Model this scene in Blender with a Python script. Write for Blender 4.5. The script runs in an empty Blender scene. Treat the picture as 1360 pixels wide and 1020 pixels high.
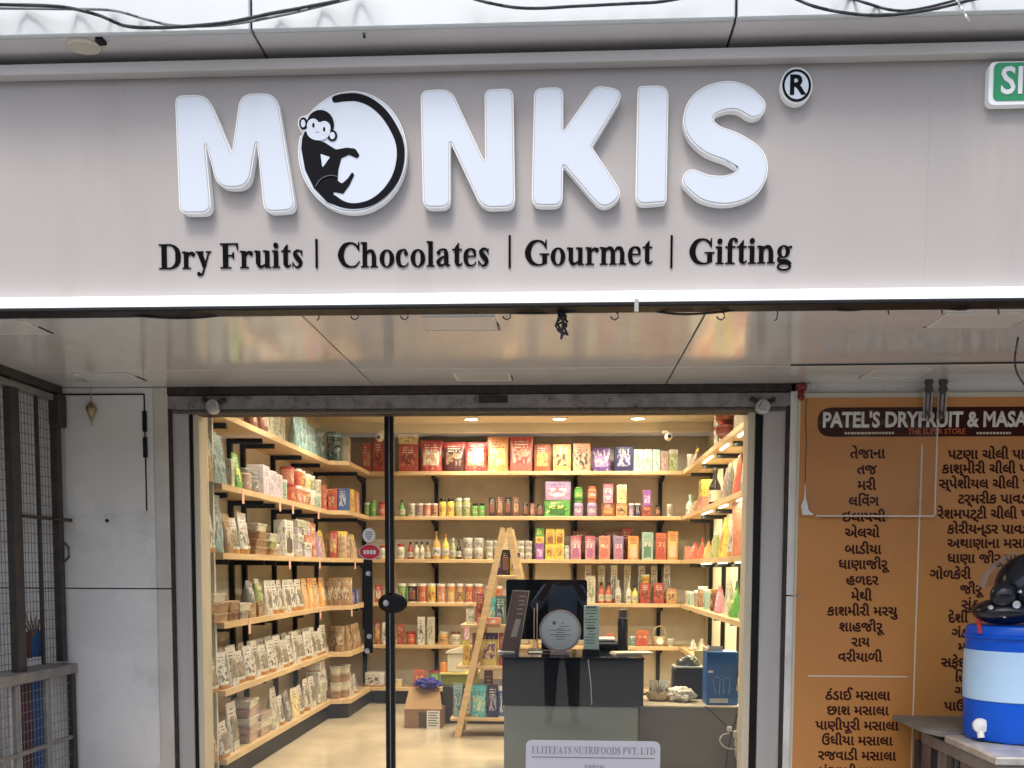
import bpy, bmesh, math, random
from mathutils import Vector, Matrix, Euler
random.seed(7)
R = math.radians
S = bpy.context.scene
C = S.collection

# ------------------------------------------------------------------ camera, world, sun, exposure
F, CX, CY = 1300.0, 680.0, 847.0            # focal length and principal point, in pixels of the 1360 px wide photograph
cam = bpy.data.cameras.new('camera')
cam.lens = F / 1360 * 36; cam.sensor_width = 36; cam.sensor_fit = 'HORIZONTAL'
cam.shift_y = (CY - 510) / 1360; cam.clip_start = 0.02; cam.clip_end = 300
co = bpy.data.objects.new('camera', cam); C.objects.link(co)
CAM = Vector((0, 0, 1.64))
RM = (Matrix.Rotation(R(2.95), 3, 'Z') @ Matrix.Rotation(R(90 - 4.05), 3, 'X') @ Matrix.Rotation(R(0.2), 3, 'Z'))
co.matrix_world = Matrix.Translation(CAM) @ RM.to_4x4()
S.camera = co
W_ = bpy.data.worlds.new('World'); S.world = W_; W_.use_nodes = True
nt = W_.node_tree
sky = nt.nodes.new('ShaderNodeTexSky'); sky.sky_type = 'NISHITA'; sky.sun_disc = False
sky.sun_elevation = R(58); sky.sun_rotation = R(200); sky.air_density = 1.0; sky.dust_density = 4.0; sky.ozone_density = 1.0
nt.links.new(sky.outputs[0], nt.nodes['Background'].inputs[0]); nt.nodes['Background'].inputs[1].default_value = 0.135
sl = bpy.data.lights.new('sun', 'SUN'); sl.energy = 1.5; sl.angle = R(17); sl.color = (1, 0.97, 0.93)
so = bpy.data.objects.new('sun', sl); C.objects.link(so)
so.rotation_euler = Vector((-0.10, -0.46, 0.88)).to_track_quat('Z', 'Y').to_euler()
S.view_settings.view_transform = 'Standard'; S.view_settings.look = 'None'
S.view_settings.gamma = 1; S.view_settings.use_curve_mapping = False
S.view_settings.exposure = 0.95
S.render.engine = 'CYCLES'
S.cycles.use_denoising = True
S.cycles.max_bounces = 8; S.cycles.transparent_max_bounces = 12
S.cycles.sample_clamp_indirect = 6
S.cycles.caustics_reflective = False; S.cycles.caustics_refractive = False

def ray(px, py):
    return RM @ Vector(((px - CX) / F, -(py - CY) / F, -1))
def PY(px, py, Y): d = ray(px, py); return CAM + d * (Y / d.y)
def PX(px, py, X): d = ray(px, py); return CAM + d * (X / d.x)
def PZ(px, py, Z): d = ray(px, py); return CAM + d * ((Z - CAM.z) / d.z)

# ------------------------------------------------------------------ materials
MATS = {}
def node_mat(name):
    m = bpy.data.materials.new(name); m.use_nodes = True
    return m, m.node_tree, m.node_tree.nodes['Principled BSDF']
def mat(name, col, rough=0.5, metal=0.0, var=0.0, scale=6.0, bump=0.0, bscale=60.0, coat=0.0, emit=0.0, ecol=None, stain=None, stscale=3.0, stamt=0.5, ior=None, trans=0.0, spec=.5, stretch=(1, 1, 1)):
    if name in MATS: return MATS[name]
    m, t, b = node_mat(name)
    b.inputs['Base Color'].default_value = (*col, 1); b.inputs['Roughness'].default_value = rough
    b.inputs['Metallic'].default_value = metal; b.inputs['Coat Weight'].default_value = coat
    b.inputs['Specular IOR Level'].default_value = spec
    if ior: b.inputs['IOR'].default_value = ior
    if trans: b.inputs['Transmission Weight'].default_value = trans
    if emit:
        b.inputs['Emission Strength'].default_value = emit; b.inputs['Emission Color'].default_value = (*(ecol or col), 1)
    tc = None
    def coord():
        nonlocal tc
        if tc is None:
            g = t.nodes.new('ShaderNodeTexCoord'); mp = t.nodes.new('ShaderNodeMapping')
            mp.inputs['Scale'].default_value = stretch
            t.links.new(g.outputs['Object'], mp.inputs[0]); tc = mp
        return tc.outputs[0]
    last = None
    if var:
        n = t.nodes.new('ShaderNodeTexNoise'); n.inputs['Scale'].default_value = scale; n.inputs['Detail'].default_value = 6
        t.links.new(coord(), n.inputs['Vector'])
        mx = t.nodes.new('ShaderNodeMix'); mx.data_type = 'RGBA'
        mx.inputs[6].default_value = (*[max(0, c * (1 - var)) for c in col], 1)
        mx.inputs[7].default_value = (*[min(1, c * (1 + var)) for c in col], 1)
        r = t.nodes.new('ShaderNodeMapRange'); r.inputs[1].default_value = .3; r.inputs[2].default_value = .7
        t.links.new(n.outputs['Fac'], r.inputs[0]); t.links.new(r.outputs[0], mx.inputs[0]); last = mx.outputs[2]
        t.links.new(last, b.inputs['Base Color'])
        r2 = t.nodes.new('ShaderNodeMapRange'); r2.inputs[3].default_value = max(0.02, rough - .06); r2.inputs[4].default_value = min(1, rough + .1)
        t.links.new(n.outputs['Fac'], r2.inputs[0]); t.links.new(r2.outputs[0], b.inputs['Roughness'])
    if stain:
        n = t.nodes.new('ShaderNodeTexNoise'); n.inputs['Scale'].default_value = stscale; n.inputs['Detail'].default_value = 10; n.inputs['Roughness'].default_value = .7
        t.links.new(coord(), n.inputs['Vector'])
        r = t.nodes.new('ShaderNodeMapRange'); r.inputs[1].default_value = .52; r.inputs[2].default_value = .72; r.inputs[4].default_value = stamt
        t.links.new(n.outputs['Fac'], r.inputs[0])
        mx = t.nodes.new('ShaderNodeMix'); mx.data_type = 'RGBA'; mx.inputs[6].default_value = (*col, 1); mx.inputs[7].default_value = (*stain, 1)
        if last: t.links.new(last, mx.inputs[6])
        t.links.new(r.outputs[0], mx.inputs[0]); t.links.new(mx.outputs[2], b.inputs['Base Color'])
    if bump:
        n = t.nodes.new('ShaderNodeTexNoise'); n.inputs['Scale'].default_value = bscale; n.inputs['Detail'].default_value = 4
        t.links.new(coord(), n.inputs['Vector'])
        bn = t.nodes.new('ShaderNodeBump'); bn.inputs['Strength'].default_value = bump; bn.inputs['Distance'].default_value = .01
        t.links.new(n.outputs['Fac'], bn.inputs['Height']); t.links.new(bn.outputs[0], b.inputs['Normal'])
    MATS[name] = m
    return m

def emat(name, col, s):
    if name in MATS: return MATS[name]
    m = bpy.data.materials.new(name); m.use_nodes = True; t = m.node_tree
    t.nodes.remove(t.nodes['Principled BSDF']); e = t.nodes.new('ShaderNodeEmission')
    e.inputs[0].default_value = (*col, 1); e.inputs[1].default_value = s
    t.links.new(e.outputs[0], t.nodes['Material Output'].inputs[0]); MATS[name] = m
    return m

def glassmat(name, tint=(1, 1, 1), ior=1.5, rough=0.0, haze=0.0):
    if name in MATS: return MATS[name]
    m = bpy.data.materials.new(name); m.use_nodes = True; t = m.node_tree
    t.nodes.remove(t.nodes['Principled BSDF'])
    tr = t.nodes.new('ShaderNodeBsdfTransparent'); tr.inputs[0].default_value = (*tint, 1)
    gl = t.nodes.new('ShaderNodeBsdfGlossy'); gl.inputs['Roughness'].default_value = rough
    lw = t.nodes.new('ShaderNodeLayerWeight'); lw.inputs[0].default_value = .5          # grazing reflection, the same from both sides
    pw = t.nodes.new('ShaderNodeMath'); pw.operation = 'POWER'; t.links.new(lw.outputs['Facing'], pw.inputs[0]); pw.inputs[1].default_value = 5
    f0 = ((ior - 1) / (ior + 1)) ** 2
    fr = t.nodes.new('ShaderNodeMath'); fr.operation = 'MULTIPLY_ADD'; t.links.new(pw.outputs[0], fr.inputs[0]); fr.inputs[1].default_value = 1 - f0; fr.inputs[2].default_value = f0
    mx = t.nodes.new('ShaderNodeMixShader')
    t.links.new(fr.outputs[0], mx.inputs[0]); t.links.new(tr.outputs[0], mx.inputs[1]); t.links.new(gl.outputs[0], mx.inputs[2])
    out = mx.outputs[0]
    if haze:
        df = t.nodes.new('ShaderNodeBsdfDiffuse'); df.inputs[0].default_value = (.8, .8, .8, 1)
        m2 = t.nodes.new('ShaderNodeMixShader'); m2.inputs[0].default_value = haze
        t.links.new(out, m2.inputs[1]); t.links.new(df.outputs[0], m2.inputs[2]); out = m2.outputs[0]
    t.links.new(out, t.nodes['Material Output'].inputs[0]); MATS[name] = m
    return m

def printed(key, base, top, panel, accent, rough=0.35, seed=0, zt=.8, zb=.12, bottom=None, px=(.16, .84), pz=(.2, .66), metal=0.0):
    """flat print of a pack: a header band, a picture panel with blotches, rows of small type, a foot band"""
    name = 'print_' + key
    if name in MATS: return MATS[name]
    m, t, b = node_mat(name)
    L = t.links.new
    g = t.nodes.new('ShaderNodeTexCoord'); sp = t.nodes.new('ShaderNodeSeparateXYZ'); L(g.outputs['Generated'], sp.inputs[0])
    x, z = sp.outputs[0], sp.outputs[2]
    def M(op, a, c, d=None):
        n = t.nodes.new('ShaderNodeMath'); n.operation = op
        for i, q in enumerate((a, c, d)):
            if q is None: continue
            if isinstance(q, (int, float)): n.inputs[i].default_value = q
            else: L(q, n.inputs[i])
        return n.outputs[0]
    def mix(f, a, c):
        n = t.nodes.new('ShaderNodeMix'); n.data_type = 'RGBA'
        L(f, n.inputs[0])
        for i, q in ((6, a), (7, c)):
            if isinstance(q, tuple): n.inputs[i].default_value = (*q, 1)
            else: L(q, n.inputs[i])
        return n.outputs[2]
    ns = t.nodes.new('ShaderNodeTexNoise'); ns.inputs['Scale'].default_value = 5.5; ns.inputs['Detail'].default_value = 3
    mp = t.nodes.new('ShaderNodeMapping'); mp.inputs['Location'].default_value = (seed * 3.1, seed * 1.7, seed); L(g.outputs['Generated'], mp.inputs[0]); L(mp.outputs[0], ns.inputs['Vector'])
    blot = M('GREATER_THAN', ns.outputs['Fac'], .53)
    inside = M('MULTIPLY', M('MULTIPLY', M('GREATER_THAN', x, px[0]), M('LESS_THAN', x, px[1])), M('MULTIPLY', M('GREATER_THAN', z, pz[0]), M('LESS_THAN', z, pz[1])))
    col = mix(inside, base, mix(blot, panel, accent))
    n3 = t.nodes.new('ShaderNodeTexNoise'); n3.inputs['Scale'].default_value = 9; n3.inputs['Detail'].default_value = 5; L(mp.outputs[0], n3.inputs['Vector'])
    col = mix(M('MULTIPLY', M('GREATER_THAN', n3.outputs['Fac'], .58), .75), col, accent)
    col = mix(M('GREATER_THAN', z, zt), col, top)
    if bottom: col = mix(M('LESS_THAN', z, zb), col, bottom)
    # small type: bars broken by a stretched noise
    n2 = t.nodes.new('ShaderNodeTexNoise'); n2.inputs['Scale'].default_value = 1; mp2 = t.nodes.new('ShaderNodeMapping')
    mp2.inputs['Scale'].default_value = (16, 1, 3); mp2.inputs['Location'].default_value = (seed, 0, seed * 2); L(g.outputs['Generated'], mp2.inputs[0]); L(mp2.outputs[0], n2.inputs['Vector'])
    rows = M('GREATER_THAN', M('SINE', M('MULTIPLY', z, 75), 0), .25)
    band = M('MULTIPLY', M('MULTIPLY', M('GREATER_THAN', z, .67), M('LESS_THAN', z, .93)), M('MULTIPLY', M('GREATER_THAN', x, .22), M('LESS_THAN', x, .78)))
    ty = M('MULTIPLY', M('MULTIPLY', rows, M('GREATER_THAN', n2.outputs['Fac'], .5)), band)
    lum = sum(top) / 3
    col = mix(ty, col, (.75, .72, .62) if lum < .25 else (.12, .07, .05))
    nb_ = t.nodes.new('ShaderNodeTexNoise'); nb_.inputs['Scale'].default_value = 38; nb_.inputs['Detail'].default_value = 3; L(g.outputs['Object'], nb_.inputs['Vector'])
    bu = t.nodes.new('ShaderNodeBump'); bu.inputs['Strength'].default_value = .35; bu.inputs['Distance'].default_value = .012; L(nb_.outputs['Fac'], bu.inputs['Height']); L(bu.outputs[0], b.inputs['Normal'])
    L(col, b.inputs['Base Color']); b.inputs['Roughness'].default_value = rough; b.inputs['Metallic'].default_value = metal
    MATS[name] = m
    return m

# ------------------------------------------------------------------ mesh building
class MB:
    def __init__(s): s.v = []; s.f = []; s.m = []
    def add(s, vs, fs, mi=0):
        o = len(s.v); s.v += [tuple(q) for q in vs]
        for f in fs: s.f.append([i + o for i in f]); s.m.append(mi)
        return s
    def box(s, x0, x1, y0, y1, z0, z1, mi=0, rot=None, piv=None):
        vs = [Vector((x, y, z)) for x in (x0, x1) for y in (y0, y1) for z in (z0, z1)]
        if rot is not None:
            p = Vector(piv) if piv is not None else Vector(((x0 + x1) / 2, (y0 + y1) / 2, (z0 + z1) / 2))
            e = Euler(rot).to_matrix(); vs = [p + e @ (q - p) for q in vs]
        return s.add(vs, [(0, 1, 3, 2), (4, 6, 7, 5), (0, 4, 5, 1), (2, 3, 7, 6), (0, 2, 6, 4), (1, 5, 7, 3)], mi)
    def cbox(s, x0, x1, y0, y1, z0, z1, c=.004, mi=0):
        """box with chamfered edges"""
        bm = bmesh.new(); bmesh.ops.create_cube(bm, size=1)
        for q in bm.verts: q.co = Vector(((x0 + x1) / 2 + q.co.x * (x1 - x0), (y0 + y1) / 2 + q.co.y * (y1 - y0), (z0 + z1) / 2 + q.co.z * (z1 - z0)))
        bmesh.ops.bevel(bm, geom=bm.edges[:], offset=c, segments=1, affect='EDGES')
        bm.verts.index_update()
        s.add([q.co.copy() for q in bm.verts], [[w.index for w in f.verts] for f in bm.faces], mi); bm.free()
        return s
    def prism(s, poly, a, b, fn, mi=0, back=True):
        """poly of 2-D points, fn(u, v, d) -> 3-D, extruded between depths a and b"""
        n = len(poly)
        vs = [fn(u, v, a) for u, v in poly] + [fn(u, v, b) for u, v in poly]
        fs = [list(range(n))] + ([list(range(2 * n - 1, n - 1, -1))] if back else []) + [(i, (i + 1) % n, n + (i + 1) % n, n + i) for i in range(n)]
        return s.add(vs, fs, mi)
    def lathe(s, prof, n=20, c=(0, 0, 0), mi=0, ax='Z', sx=1, sy=1):
        vs = []; fs = []
        for r, h in prof:
            for k in range(n):
                a = 2 * math.pi * k / n; x, y = r * math.cos(a) * sx, r * math.sin(a) * sy
                p = {'Z': (x, y, h), 'Y': (x, h, y), 'X': (h, x, y)}[ax]
                vs.append((p[0] + c[0], p[1] + c[1], p[2] + c[2]))
        for j in range(len(prof) - 1):
            for k in range(n):
                k2 = (k + 1) % n; fs.append((j * n + k, j * n + k2, (j + 1) * n + k2, (j + 1) * n + k))
        if prof[0][0] > 1e-5: fs.append(list(range(n)))
        if prof[-1][0] > 1e-5: fs.append([(len(prof) - 1) * n + k for k in range(n)])
        return s.add(vs, fs, mi)
    def tube(s, pts, r, n=8, mi=0, cap=True):
        pts = [Vector(p) for p in pts]; rs = r if isinstance(r, (list, tuple)) else [r] * len(pts)
        up = Vector((0.13, 0.27, 1)).normalized(); vs = []; fs = []
        for i, p in enumerate(pts):
            t = (pts[min(i + 1, len(pts) - 1)] - pts[max(i - 1, 0)]).normalized()
            a = t.cross(up)
            if a.length < .05: a = t.cross(Vector((1, 0, 0)))
            a.normalize(); b = t.cross(a)
            for k in range(n):
                th = 2 * math.pi * k / n; vs.append(p + (a * math.cos(th) + b * math.sin(th)) * rs[i])
        for i in range(len(pts) - 1):
            for k in range(n):
                k2 = (k + 1) % n; fs.append((i * n + k, i * n + k2, (i + 1) * n + k2, (i + 1) * n + k))
        if cap: fs.append(list(range(n))); fs.append([(len(pts) - 1) * n + k for k in range(n)])
        return s.add(vs, fs, mi)
    def build(s, name, mats, parent=None, smooth=35, loc=None, rz=0.0):
        me = bpy.data.meshes.new(name); me.from_pydata(s.v, [], s.f)
        for m in (mats if isinstance(mats, (list, tuple)) else [mats]): me.materials.append(m)
        for p, i in zip(me.polygons, s.m): p.material_index = i
        bm = bmesh.new(); bm.from_mesh(me); bmesh.ops.recalc_face_normals(bm, faces=bm.faces); bm.to_mesh(me); bm.free()
        if smooth:
            me.polygons.foreach_set('use_smooth', [True] * len(me.polygons)); me.set_sharp_from_angle(angle=R(smooth))
        me.update()
        return link(name, me, parent, loc, rz)
def link(name, me, parent=None, loc=None, rz=0.0):
    o = bpy.data.objects.new(name, me); C.objects.link(o)
    if parent is not None: o.parent = parent
    if loc is not None: o.location = loc
    o.rotation_euler.z = rz
    return o
def tag(o, label=None, cat=None, group=None, kind=None):
    if label: o['label'] = label
    if cat: o['category'] = cat
    if group: o['group'] = group
    if kind: o['kind'] = kind
    return o
def thing(name, label, cat, loc=(0, 0, 0), rz=0.0, group=None):
    o = bpy.data.objects.new(name, None); C.objects.link(o); o.location = loc; o.rotation_euler.z = rz; o.empty_display_size = .05
    return tag(o, label, cat, group)
def struct(o): o['kind'] = 'structure'; return o
def curvept(pts, n=8):
    """Catmull-Rom through tuples of any length"""
    out = []; P = [pts[0]] + list(pts) + [pts[-1]]
    for i in range(1, len(P) - 2):
        for k in range(n):
            t = k / n; out.append(tuple(.5 * ((2 * b) + (-a + c) * t + (2 * a - 5 * b + 4 * c - d) * t * t + (-a + 3 * b - 3 * c + d) * t ** 3) for a, b, c, d in zip(P[i - 1], P[i], P[i + 1], P[i + 2])))
    out.append(tuple(pts[-1])); return out
def ribbon(pts, n=8, round_end=False):
    q = curvept(pts, n); l = []; r = []
    for i, p in enumerate(q):
        a = q[max(i - 1, 0)]; b = q[min(i + 1, len(q) - 1)]; dx, dy = b[0] - a[0], b[1] - a[1]; L = math.hypot(dx, dy) or 1
        nx, ny = -dy / L * p[2] / 2, dx / L * p[2] / 2; l.append((p[0] + nx, p[1] + ny)); r.append((p[0] - nx, p[1] - ny))
    def cap(p, a, b):        # half circle from a to b round p
        th = math.atan2(a[1] - p[1], a[0] - p[0]); rr = p[2] / 2
        return [(p[0] + rr * math.cos(th - k * math.pi / 8), p[1] + rr * math.sin(th - k * math.pi / 8)) for k in range(1, 8)]
    if round_end: return l + cap(q[-1], l[-1], r[-1]) + r[::-1] + cap(q[0], r[0], l[0])
    return l + r[::-1]
def ell(cx, cy, rx, ry, n=28, a0=0, a1=360): return [(cx + rx * math.cos(R(a0 + (a1 - a0) * k / n)), cy + ry * math.sin(R(a0 + (a1 - a0) * k / n))) for k in range(n)]
def rounded(poly, seg=6):
    """poly of (x, y, r): rounds each corner with radius r"""
    out = []; n = len(poly)
    for i, (x, y, r) in enumerate(poly):
        a = Vector(poly[i - 1][:2]); b = Vector((x, y)); c = Vector(poly[(i + 1) % n][:2])
        u = (a - b); w = (c - b); la, lc = u.length, w.length; u.normalize(); w.normalize()
        if r < .01: out.append((x, y)); continue
        ang = u.angle(w); d = min(r / math.tan(ang / 2), la * .49, lc * .49)
        p0, p1 = b + u * d, b + w * d
        for k in range(seg + 1):
            t = k / seg; q = p0 * (1 - t) ** 2 + b * 2 * t * (1 - t) + p1 * t * t; out.append((q.x, q.y))
    return out
def rrect(x0, x1, y0, y1, r): return rounded([(x0, y0, r), (x1, y0, r), (x1, y1, r), (x0, y1, r)], 4)
XZ = lambda u, v, d: (u, d, v)

# ------------------------------------------------------------------ text
def text_obj(name, body, size, loc, m, parent=None, align='CENTER', sx=1.0, bold=.012, facing='-Y', depth=.0006):
    c = bpy.data.curves.new(name, 'FONT'); c.body = body; c.size = size; c.align_x = align; c.resolution_u = 3
    c.bevel_depth = bold * size; c.bevel_resolution = 0; c.extrude = depth
    o = bpy.data.objects.new('tmp', c); C.objects.link(o)
    dg = bpy.context.evaluated_depsgraph_get(); me = bpy.data.meshes.new_from_object(o.evaluated_get(dg)); bpy.data.objects.remove(o)
    for q in me.vertices: x, y, z = q.co; q.co = (x * sx, -max(-.0012, min(.0012, z)), y)
    me.materials.clear(); me.materials.append(m)
    ob = link(name, me, parent, loc); return ob
# serif letters, bold: outlines as stems, slabs and ribbons on an em square
def q_(x0, x1, y0, y1): return [(x0, y0), (x1, y0), (x1, y1), (x0, y1)]
def ann(cx, cy, rx, ry, ix, iy):
    n = 24; o = ell(cx, cy, rx, ry, n); i = ell(cx, cy, ix, iy, n)
    return [[o[k], o[(k + 1) % n], i[(k + 1) % n], i[k]] for k in range(n)]
def flag(x, y): return [(x, y - .03), (x + .1, y - .05), (x + .1, y + .005), (x, y - .008)]
rb = ribbon
ARCH = lambda o: [rb([(.16 + o, .33, .03), (.25 + o, .435, .07), (.36 + o, .42, .1), (.405 + o, .3, .135)]), q_(.34 + o, .475 + o, 0, .31)]
SLB = lambda a, b, y=0: q_(a, b, y, y + .03)
G = {
 'D': (.722, [q_(.1, .26, 0, .676), SLB(.016, .3), SLB(.016, .3, .646), rb([(.2, .658, .036), (.42, .645, .05), (.58, .52, .13), (.615, .338, .165), (.58, .15, .13), (.42, .03, .05), (.2, .018, .036)])]),
 'r': (.444, [q_(.075, .21, 0, .46), SLB(.02, .29), flag(.015, .47), rb([(.18, .31, .03), (.25, .41, .06), (.33, .435, .07)]), ell(.365, .395, .062, .062)]),
 'y': (.5, [[(.04, .46), (.2, .46), (.34, .1), (.24, -.02)], [(.4, .46), (.44, .46), (.25, -.1), (.2, -.1)], SLB(.0, .25, .44), SLB(.32, .49, .44), rb([(.25, -.04, .05), (.2, -.15, .05), (.12, -.185, .04)]), ell(.1, -.145, .06, .055)]),
 'F': (.611, [q_(.1, .26, 0, .676), SLB(.016, .36), q_(.016, .56, .641, .676), [(.5, .65), (.575, .676), (.575, .49), (.55, .49)], q_(.26, .42, .325, .36), [(.42, .25), (.445, .25), (.445, .44), (.42, .44), (.37, .345)]]),
 'u': (.556, [q_(.07, .205, .12, .46), flag(.01, .47), rb([(.1375, .16, .135), (.17, .06, .1), (.25, .03, .065), (.37, .1, .03)]), q_(.355, .49, 0, .46), flag(.285, .47), SLB(.47, .545)]),
 'i': (.278, [q_(.07, .205, 0, .46), SLB(.015, .26), flag(.01, .47), ell(.137, .6, .075, .075)]),
 't': (.333, [[(.09, .08), (.225, .08), (.225, .62), (.2, .62), (.09, .49)], q_(.02, .31, .43, .465), rb([(.1575, .12, .135), (.18, .05, .1), (.25, .03, .05), (.32, .09, .02)])]),
 's': (.389, [rb([(.33, .34, .03), (.28, .44, .045), (.18, .455, .06), (.105, .37, .11), (.19, .255, .15), (.285, .13, .12), (.23, .025, .07), (.14, .015, .045), (.05, .13, .02)]), q_(.315, .34, .32, .47), q_(.03, .055, 0, .15)]),
 'C': (.722, [rb([(.665, .46, .025), (.58, .6, .06), (.42, .66, .045), (.22, .58, .12), (.115, .338, .18), (.22, .1, .12), (.42, .018, .045), (.58, .05, .045), (.69, .17, .025)]), [(.62, .56), (.66, .69), (.685, .69), (.685, .45), (.66, .45)]]),
 'h': (.556, [q_(.06, .195, 0, .676), flag(.0, .68), SLB(.01, .25), SLB(.29, .53)] + ARCH(0)),
 'n': (.556, [q_(.06, .195, 0, .46), flag(.0, .47), SLB(.01, .25), SLB(.29, .53)] + ARCH(0)),
 'm': (.833, [q_(.06, .195, 0, .46), flag(.0, .47), SLB(.01, .25), SLB(.29, .53), SLB(.57, .81)] + ARCH(0) + ARCH(.28)),
 'o': (.5, ann(.25, .23, .225, .243, .085, .21)),
 'c': (.444, [rb([(.36, .36, .03), (.32, .44, .055), (.23, .46, .035), (.12, .38, .11), (.09, .23, .135), (.13, .07, .11), (.24, .01, .045), (.35, .04, .03), (.405, .12, .02)]), ell(.335, .36, .06, .058)]),
 'l': (.278, [q_(.07, .205, 0, .676), SLB(.015, .26), flag(.01, .68)]),
 'a': (.5, [q_(.27, .4, .07, .36), rb([(.335, .34, .13), (.31, .43, .08), (.2, .458, .035), (.11, .42, .05)]), ell(.1, .37, .06, .055), rb([(.3, .28, .025), (.17, .22, .06), (.095, .12, .12), (.14, .04, .08), (.22, .03, .05), (.3, .09, .03)]), rb([(.335, .1, .13), (.36, .035, .07), (.46, .035, .02)])]),
 'e': (.444, [rb([(.375, .27, .06), (.35, .4, .09), (.23, .46, .035), (.12, .38, .11), (.09, .23, .135), (.13, .07, .11), (.24, .01, .045), (.35, .04, .03), (.405, .12, .02)]), q_(.12, .405, .25, .28)]),
 'G': (.778, [rb([(.665, .46, .025), (.58, .6, .06), (.42, .66, .045), (.22, .58, .12), (.115, .338, .18), (.22, .1, .12), (.42, .018, .045), (.58, .04, .04), (.65, .07, .03)]), [(.62, .56), (.66, .69), (.685, .69), (.685, .45), (.66, .45)], q_(.55, .7, .05, .31), SLB(.47, .765, .29)]),
 'f': (.333, [q_(.09, .225, 0, .55), SLB(.02, .3), q_(.02, .32, .43, .465), rb([(.1575, .5, .135), (.18, .61, .1), (.25, .665, .045), (.33, .66, .04)]), ell(.335, .615, .05, .05)]),
 'g': (.5, ann(.22, .31, .185, .163, .065, .135) + [rb([(.33, .4, .03), (.4, .43, .04), (.46, .42, .06)]), rb([(.14, .19, .04), (.07, .12, .07), (.13, .06, .1), (.32, .045, .1), (.43, -.04, .09)])] + ann(.235, -.09, .21, .11, .15, .065)),
 'E': (.667, [q_(.1, .26, 0, .676), SLB(.016, .6), SLB(.016, .58, .646), q_(.26, .42, .33, .36), q_(.41, .44, .25, .44), q_(.6, .63, 0, .18), q_(.57, .6, .5, .676)]),
 'L': (.667, [q_(.1, .26, 0, .676), SLB(.016, .6), SLB(.016, .35, .646), q_(.59, .63, 0, .2)]),
 'I': (.389, [q_(.12, .27, 0, .676), SLB(.02, .37), SLB(.02, .37, .646)]),
 'T': (.667, [q_(.26, .41, 0, .676), SLB(.14, .53), q_(.03, .64, .64, .676), q_(.03, .06, .48, .676), q_(.61, .64, .48, .676)]),
 'A': (.722, [[(.06, 0), (.11, 0), (.37, .6), (.34, .69)], [(.34, .69), (.37, .69), (.64, 0), (.47, 0), (.29, .5)], q_(.2, .5, .2, .235), SLB(.01, .22), SLB(.4, .71)]),
 'S': (.556, [rb([(.46, .5, .03), (.4, .64, .05), (.25, .66, .06), (.13, .54, .13), (.27, .37, .18), (.42, .2, .14), (.33, .04, .07), (.2, .02, .05), (.06, .2, .02)]), q_(.45, .48, .48, .68), q_(.04, .07, 0, .21)]),
 'N': (.722, [q_(.09, .13, 0, .66), [(.02, .676), (.19, .676), (.62, .12), (.62, -.01), (.6, -.01)], q_(.58, .62, 0, .66), SLB(.02, .22), SLB(.5, .7, .646)]),
 'U': (.722, [q_(.1, .25, .2, .676), rb([(.175, .24, .15), (.22, .08, .11), (.37, .02, .06), (.52, .06, .05), (.58, .2, .04)]), q_(.56, .6, .2, .676), SLB(.01, .34, .646), SLB(.48, .7, .646)]),
 'R': (.722, [q_(.1, .25, 0, .676), SLB(.016, .34), SLB(.016, .3, .646), rb([(.22, .655, .035), (.4, .64, .07), (.5, .51, .15), (.4, .37, .07), (.22, .35, .035)]), [(.3, .36), (.43, .36), (.66, .02), (.66, 0), (.53, 0)], SLB(.55, .71)]),
 'P': (.611, [q_(.1, .25, 0, .676), SLB(.016, .34), SLB(.016, .3, .646), rb([(.22, .655, .035), (.4, .64, .07), (.5, .49, .15), (.4, .34, .07), (.22, .32, .035)])]),
 'O': (.778, ann(.39, .338, .35, .35, .2, .31)),
 'V': (.722, [[(.08, .676), (.24, .676), (.4, .2), (.36, -.01)], [(.6, .676), (.64, .676), (.4, -.01), (.36, -.01), (.38, .15)], SLB(.01, .31, .646), SLB(.5, .71, .646)]),
 'd': (.556, [q_(.34, .475, 0, .676), flag(.28, .68), SLB(.45, .53)] + ann(.24, .225, .2, .24, .08, .2)),
 '.': (.25, [ell(.125, .07, .075, .075)]), ' ': (.25, []),
}
def serif(name, body, size, p0, p1, m, parent=None, depth=.004):
    """serif lettering stretched from p0 to p1 (baseline ends), front facing -Y"""
    adv = sum(G[c][0] for c in body); p0 = Vector(p0); p1 = Vector(p1); L = (p1 - p0).length; sx = L / adv; d = (p1 - p0) / L
    b = MB(); x = 0; k = 0
    for c in body:
        for poly in G[c][1]:
            pts = [(p0 + d * ((x + u) * sx) + Vector((0, -depth - .00004 * (k % 37), v * size))) for u, v in poly]
            n = len(pts); back = [q + Vector((0, depth, 0)) for q in pts]
            b.add(pts + back, [list(range(n))] + [(i, (i + 1) % n, n + (i + 1) % n, n + i) for i in range(n)]); k += 1
        x += G[c][0]
    return b.build(name, m, parent, smooth=0)

# ------------------------------------------------------------------ materials list
acp = mat('white_cladding', (.66, .655, .64), .10, metal=.12, var=.03, scale=2.5, stain=(.45, .43, .39), stscale=5, stamt=.35, spec=.9, bump=.006, bscale=2.5)
acp_wall = mat('white_wall_cladding', (.72, .715, .695), .25, var=.06, scale=2.0, stain=(.33, .32, .30), stscale=2.6, stamt=.5, bump=.04, bscale=9)
acp_up = mat('upper_white_cladding', (.56, .60, .61), .35, var=.04, scale=3, stain=(.55, .58, .58), stscale=5, stamt=.3, stretch=(1, 1, .4))
seam = mat('black_seam', (.012, .012, .013), .6)
taupe = mat('taupe_fascia', (.335, .311, .300), .40, var=.03, scale=1.2, stain=(.27, .245, .23), stscale=1.6, stamt=.45, stretch=(2.2, 1, .35), bump=.03, bscale=2)
trimm = mat('pale_trim', (.50, .48, .47), .4)
blackm = mat('black_powder_coat', (.006, .006, .007), .45, var=.2, spec=.25)
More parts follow.
